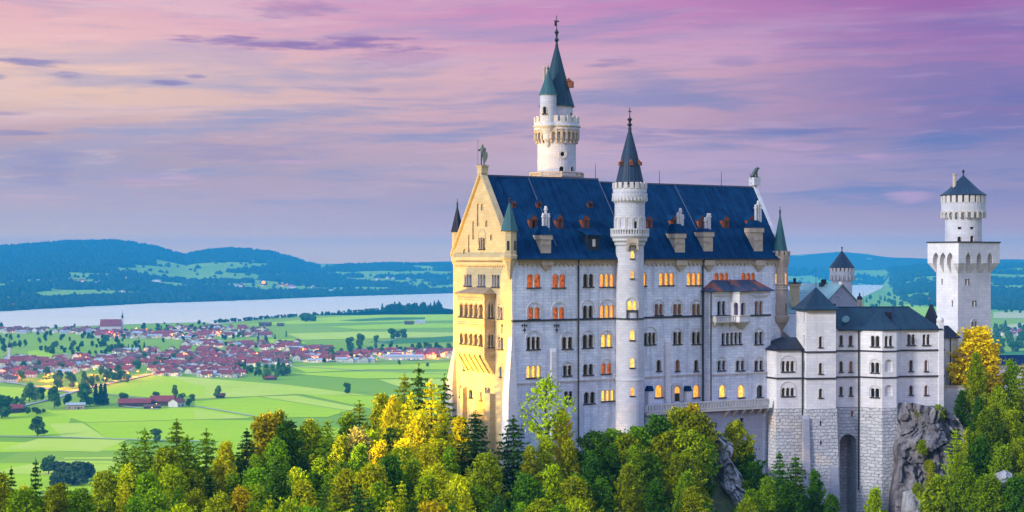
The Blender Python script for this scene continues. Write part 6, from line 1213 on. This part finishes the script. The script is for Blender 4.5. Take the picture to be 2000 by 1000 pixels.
# ---- houses
WALLM = plain('house_plaster', (.66,.62,.58), .85, .15, .3); ROOFR = plain('red_tiles', (.27,.040,.050), .8, .35, .15, c2=(.17,.028,.040,1)); ROOFB = plain('brown_tiles', (.13,.07,.06), .8, .3, .15); ROOFG = plain('grey_metal_roof', (.42,.45,.50), .6, .2, .2); WOODM = plain('dark_timber', (.09,.05,.035), .85, .3, .4); LITW = glow('lit_house_window', (1,.55,.15,1), (1,.40,.08,1), 2.2, .5); DWIN = plain('house_window',(.04,.045,.06),.3,.2)
def housemesh(L, W, H, RH, roof, lit, over=1.0, wood=False):
    m = MB(); pr = [(-W/2,0),(W/2,0),(W/2,H),(0,H+RH),(-W/2,H)]
    m.add([(x,y,z) for x in (-L/2,L/2) for y,z in pr],[(0,1,2,3,4),(9,8,7,6,5)]+[(i,(i+1)%5,5+(i+1)%5,5+i) for i in range(5)],0)
    for s in (-1,1):
        e = W/2+over; zz = H-over*RH/(W/2); a, b = (s*e,zz+.1),(0,H+RH+.1); x0, x1 = -L/2-over, L/2+over
        m.add([(x0,a[0],a[1]),(x1,a[0],a[1]),(x1,b[0],b[1]),(x0,b[0],b[1]),(x0,a[0],a[1]+.35),(x1,a[0],a[1]+.35),(x1,b[0],b[1]+.35),(x0,b[0],b[1]+.35)],[(0,3,2,1),(4,5,6,7),(0,1,5,4),(1,2,6,5),(2,3,7,6),(3,0,4,7)],1)
    m.box(L*.2-.4,L*.2+.4,W*.1-.4,W*.1+.4,H+RH*.6,H+RH+1.1,0)
    k = 0
    for fl in range(2):
        for i in range(4):
            x = -L*.38+L*.25*i; z = .9+fl*2.7
            if z+1.4 > H: continue
            for s in (-1,1):
                k += 1; y = s*(W/2+.03); m.add([(x-.6,y,z),(x+.6,y,z),(x+.6,y,z+1.4),(x-.6,y,z+1.4)],[(0,1,2,3)], 3 if (lit and (k*7)%5 < 2) else 2)
    for s in (-1,1):
        for i in (-1,1): x = s*(L/2+.03); m.add([(x,i*W*.22-.6,1),(x,i*W*.22+.6,1),(x,i*W*.22+.6,2.4),(x,i*W*.22-.6,2.4)],[(0,1,2,3)], 3 if lit and i > 0 else 2)
    return m.mesh('house', [WOODM if wood else WALLM, roof, DWIN, LITW], recalc=True)
HM_ = {('red',0): [housemesh(15,11,5.6,3.6,ROOFR,0),housemesh(19,12,6,3.8,ROOFR,0)], ('red',1): [housemesh(15,11,5.6,3.6,ROOFR,1),housemesh(20,12,6,3.8,ROOFR,1)], ('brown',0): [housemesh(14,11,5.4,3.2,ROOFB,0),housemesh(16,10,5,3,ROOFB,0,1,True)], ('brown',1): [housemesh(15,11,5.6,3.2,ROOFB,1)], ('grey',0): [housemesh(24,14,5,2.4,ROOFG,0)], ('grey',1): [housemesh(28,14,5,2.4,ROOFG,1)]}
def house(u, v, roof, lit, label, group, rot=None, sc=1.0, dz=0, z=None, Y=None):
    p = gp(u,v) if Y is None else Vector(((u-1000)/F*Y, Y, z)); HOUSEQ.append((p.y/sc, 'house', RF.choice(HM_[(roof,lit)]), p, RF.choice([0,1.57])+RF.uniform(-.35,.35) if rot is None else rot, (sc,sc,sc), (1,1,1,1), label, 'house', group))
ZN = [(0,60,645,652,12),(60,250,646,654,34),(190,340,650,662,40),(330,420,640,665,34),(400,525,641,659,46),(0,70,700,738,26),(60,130,708,732,20),(110,260,700,728,40),(230,330,685,715,22),(300,460,695,735,78),(330,480,668,700,40),(470,580,672,684,26),(440,560,690,716,40),(560,650,682,700,26),(570,720,695,708,22),(700,890,688,701,34),(0,30,735,748,8),(395,470,728,738,14)]
for u0,u1,v0,v1,n in ZN:
    zn = 'by the lake shore' if v0 < 668 and u0 < 330 else ('in the left part of the village' if u0 < 230 else ('in the middle of the village' if u0 < 440 else 'in the right part of the village'))
    cells = []
    for i in range(int(n*1.45)):
        for _ in range(8):
            u, v = RF.uniform(u0,u1), RF.uniform(v0,v1); p = gp(u,v)
            if all((p-q).length > 14 for q in cells): break
        cells.append(p); rf = RF.choices(['red','brown','grey'],[.72,.17,.11])[0]; lt = int(RF.random() < .5)
        house(u, v, rf, lt, f'small {"white house" if rf!="brown" else "house"} with {rf} roof{" and lit windows" if lt else ""} {zn}', f'{rf} roofed houses{" with lit windows" if lt else ""} {zn}', sc=RF.uniform(.85,1.25))
for i in range(46):                                # hamlets across the lake
    cu, cv, su, sv = RF.choice([(75,552,25,4),(125,550,22,3),(200,556,40,4),(285,552,50,5),(255,572,35,2),(410,512,40,2),(490,512,25,2),(560,562,12,2),(612,562,18,4),(640,570,20,3),(465,560,20,4),(760,545,40,3),(1985,546,20,3),(1800,590,14,2)])
    u = cu+RF.uniform(-su,su); v = cv+RF.uniform(-sv,sv); best = None
    for y in np.linspace(5200,11500,160):
        x = (u-1000)/F*y; z,q,_ = land(x,y)
        if q > .01 and HV-z/y*F <= v: best = (y,z); break
    if best: house(u, v, RF.choice(['red','grey']), 1, 'tiny house with lit windows in the hamlets across the lake', 'houses in the hamlets across the lake', sc=1.6, Y=best[0], z=best[1]+1.5)
for i in range(24): house(RF.uniform(1942,2010), RF.uniform(646,658), RF.choice(['red','grey']), int(RF.random()<.5), 'small house in the hamlet right of the gate tower', 'houses in the hamlet right of the gate tower')
def settle(queue, keep, name):                       # the nearest ones as objects, the rest as one mass
    queue.sort(key=lambda q: q[0]); VV = []; FF = {}; mats = []; nb = 0; MI = {}
    for i, (d, nm, me, p, rz, sc, col, lb, ct, gr) in enumerate(queue):
        if i < keep: o = link(nm, me, p, rz); o.scale = sc; o.color = col; tag(o, lb, ct, gr); continue
        n = len(me.vertices); co = np.empty(n*3, np.float32); me.vertices.foreach_get('co', co); co = co.reshape(-1,3)*np.array(sc); c_, s_ = cos(rz), sin(rz)
        VV.append(np.stack([co[:,0]*c_-co[:,1]*s_+p.x, co[:,0]*s_+co[:,1]*c_+p.y, co[:,2]+p.z],1))
        for m in me.materials:
            if m not in mats: mats.append(m)
        for f in me.polygons: FF.setdefault(len(f.vertices), []).append(([v+nb for v in f.vertices], mats.index(me.materials[f.material_index])))
        nb += n
    if not VV: return
    V = np.concatenate(VV); me = bpy.data.meshes.new(name); fl = [f for k in FF for f in FF[k]]; me.from_pydata(V.tolist(), [], [f[0] for f in fl])
    for m in mats: me.materials.append(m)
    me.polygons.foreach_set('material_index', [f[1] for f in fl]); o = link(name, me); o.color = (.040,.085,.030,1); tag(o, kind='stuff')
settle(HOUSEQ, 290, 'far_houses'); settle(TREEQ, 285, 'far_trees')
# ---- farms and barns on the plain, with parts
def farm(name, label, u, v, L, W, H, RH, rot, roofm, wallm, lit=False):
    o = bpy.data.objects.new(name, None); COL.objects.link(o); o.location = gp(u,v); o.rotation_euler = (0,0,rot); tag(o, label, 'barn' if 'barn' in name or 'shed' in name else 'farmhouse')
    pr = [(-W/2,-.5),(W/2,-.5),(W/2,H),(0,H+RH),(-W/2,H)]
    child('wall', MB().add([(x,y,z) for x in (-L/2,L/2) for y,z in pr],[(0,1,2,3,4),(9,8,7,6,5)]+[(i,(i+1)%5,5+(i+1)%5,5+i) for i in range(5)]).mesh('wall', wallm), o)
    m = MB()
    for s in (-1,1):
        e = W/2+1.2; zz = H-1.2*RH/(W/2); x0, x1 = -L/2-1.2, L/2+1.2
        m.add([(x0,s*e,zz+.1),(x1,s*e,zz+.1),(x1,0,H+RH+.1),(x0,0,H+RH+.1),(x0,s*e,zz+.5),(x1,s*e,zz+.5),(x1,0,H+RH+.5),(x0,0,H+RH+.5)],[(0,3,2,1),(4,5,6,7),(0,1,5,4),(1,2,6,5),(2,3,7,6),(3,0,4,7)])
    child('roof', m.mesh('roof', roofm), o); n = max(2,int(L/6))
    for i in range(n):
        x = -L/2+L*(i+.5)/n; w_ = child('window', MB().add([(x-.8,-W/2-.06,1.2),(x+.8,-W/2-.06,1.2),(x+.8,-W/2-.06,3),(x-.8,-W/2-.06,3)],[(0,1,2,3)]).mesh('window', LITW if lit and i % 3 == 1 else DWIN), o)
    child('door', MB().box(L*.12,L*.12+2.6,-W/2-.1,-W/2+.1,0,3.2).mesh('door', WOODM), o); return o
farm('farm_barn','long red roofed farm barn standing alone in the fields, left of the farmhouse',264,793,40,14,5,4.5,.12,ROOFR,WOODM)
farm('farmhouse','big red roofed farmhouse with dark timber front in the fields',318,791,30,20,6,6,.0,ROOFR,WOODM,True)
farm('farmhouse','white walled red roofed farmhouse wing at the right end of the farm',345,794,17,14,6.5,4,1.2,ROOFR,WALLM)
farm('farm_shed','low dark shed with lit doorway in front of the farm',298,798,20,10,3,2.2,.1,ROOFB,WOODM,True)
farm('field_barn','pale pink barn with white metal roof beside the big spreading tree',148,799,22,11,6,1.8,.18,ROOFG,plain('pink_planks',(.5,.36,.30),.8))
farm('field_shed','dark red shed at the left edge of the meadows',27,806,19,13,6,4,.5,ROOFR,WOODM)
farm('field_barn','tiny dark barn beside the tree in the plain',430,777,12,8,3.5,2.5,.2,ROOFR,WOODM)
farm('field_barn','small red barn below the wood at the edge of the village',529,742,18,10,4,3,.1,ROOFR,WOODM)
farm('field_barn','grey brown barn in the far meadow near the lake',518,637,34,14,7,4,.05,ROOFB,WOODM); farm('field_barn','small dark barn right of the long grey brown barn by the lake',548,637,18,12,5,4,.05,ROOFB,WOODM)
farm('field_barn','dark barn far off right of the meadow, nearest the castle',799,634,26,14,7,4,.1,ROOFB,WOODM); farm('field_barn','white barn far off beside the castle gable',821,633,26,14,7,4,.1,ROOFG,WALLM)
farm('long_barn','long grey roofed hall at the edge of the village',700,707.5,60,18,6,2.5,.05,ROOFG,WALLM); farm('long_barn','long pale hall near the castle, right end of the village',790,703,70,20,7,3,.0,ROOFG,WALLM,True)
def church(name, label, u, v, L, hs, onion, rot=0.1):
    o = bpy.data.objects.new(name, None); COL.objects.link(o); o.location = gp(u,v); o.rotation_euler = (0,0,rot); tag(o, label, 'church'); W, H, RH = L*.45, L*.36, L*.32; pr = [(-W/2,-.5),(W/2,-.5),(W/2,H),(0,H+RH),(-W/2,H)]
    child('nave', MB().add([(x,y,z) for x in (-L/2,L/2) for y,z in pr],[(0,1,2,3,4),(9,8,7,6,5)]+[(i,(i+1)%5,5+(i+1)%5,5+i) for i in range(5)]).mesh('nave', WALLM), o); m = MB()
    for s in (-1,1): m.add([(-L/2-.5,s*(W/2+.7),H-.6),(L/2+.5,s*(W/2+.7),H-.6),(L/2+.5,0,H+RH+.1),(-L/2-.5,0,H+RH+.1),(-L/2-.5,s*(W/2+.7),H-.1),(L/2+.5,s*(W/2+.7),H-.1),(L/2+.5,0,H+RH+.6),(-L/2-.5,0,H+RH+.6)],[(0,3,2,1),(4,5,6,7),(0,1,5,4),(1,2,6,5),(2,3,7,6),(3,0,4,7)])
    child('roof', m.mesh('roof', ROOFR), o); x = onion*(L/2+2.2); s_ = child('steeple', MB().box(x-2.3,x+2.3,-2.3,2.3,-.5,hs*.62).mesh('steeple', WALLM), o)
    child('spire', MB().lathe([(3.0,hs*.62),(2.6,hs*.66),(2.9,hs*.70),(1.2,hs*.77),(.5,hs*.84),(.05,hs)],(x,0),8).mesh('spire', DARKR), s_)
church('church','white village church with slim spire at the far left',34,714,24,52,-1); church('lake_church','large red roofed church with dark topped steeple on the lake shore',217,651,52,62,1)
# ---- street lamps: lanterns that really shine, globes enlarged to build in their glow
LAMPG = glow('lamp_globe', (1,.22,.012,1), (1,.22,.012,1), 2.2); pole = MB().tube((0,0,-1),(0,0,8.5),.14,.09,6).tube((0,0,8.4),(1.4,0,8.9),.07,.06,5).mesh('pole', IRON); lan = MB().lathe([(.2,7.6),(1.3,8.2),(1.6,8.9),(1.1,9.7),(.1,10.1)],(1.5,0),8).mesh('lantern', LAMPG); PL = bpy.data.lights.new('lamp_light','POINT'); PL.energy = 45000; PL.color = (1,.17,.012); PL.shadow_soft_size = .8
def lamp(u, v, sc=1.0, label='orange street lamp shining beside the village road', group='street lamps along the village road', p=None):
    o = bpy.data.objects.new('street_lamp', None); COL.objects.link(o); o.location = p or gp(u,v); o.scale = (sc,sc,sc); tag(o, label, 'street lamp', group)
    for nm, me in (('pole',pole),('lantern',lan)): c = bpy.data.objects.new(nm, me); COL.objects.link(c); c.parent = o
    l = bpy.data.objects.new('lamp_light', PL); COL.objects.link(l); l.parent = o; l.location = (1.5,-1.5,7.6)
for u,v in [(148,761),(178,755),(203,750),(226,744),(248,739),(268,735),(288,731),(113,759),(86,754),(27,745),(45,742),(8,735)]: lamp(u,v)
for u,v in [(15,722),(92,744),(100,742),(182,732),(155,704),(281,692),(358,700),(222,660),(212,656),(265,648),(285,650),(335,660),(356,663),(430,655),(330,714),(420,705),(500,700),(545,692),(590,690),(625,704),(690,704),(740,700),(757,699),(785,699),(800,702),(845,700),(870,698)]: lamp(u,v,1.1,'orange lamp glowing between the village houses','lamps between the village houses')
for u,v in [(511,558),(470,566),(245,550),(415,512),(560,562),(25,604),(430,578),(372,588)]:
    for y in np.linspace(5000,11500,200):
        x = (u-1000)/F*y; z,q,_ = land(x,y)
        if q > .004 and HV-z/y*F <= v: lamp(u,v,7 if u == 511 else 1.8,'bright lamp in the hamlet across the lake' if u != 511 else 'brightest orange lamp across the lake', None if u == 511 else 'lamps across the lake', Vector((x,y,z+2-(48 if u == 511 else 0)))); break
# ---- evening haze in one closed box
hz = MB().box(-16500,16500,-700,14600,ZP-6,178).mesh('haze', [], recalc=True); hm = bpy.data.materials.new('haze_air'); hm.use_nodes = True; hm.node_tree.nodes.clear(); o_ = hm.node_tree.nodes.new('ShaderNodeOutputMaterial'); pv = hm.node_tree.nodes.new('ShaderNodeVolumePrincipled')
pv.inputs['Density'].default_value = HAZE_D; pv.inputs['Color'].default_value = (.035,.40,.83,1); pv.inputs['Anisotropy'].default_value = .0
hm.node_tree.links.new(pv.outputs[0], o_.inputs['Volume']); hz.materials.append(hm); tag(link('haze', hz), kind='stuff')
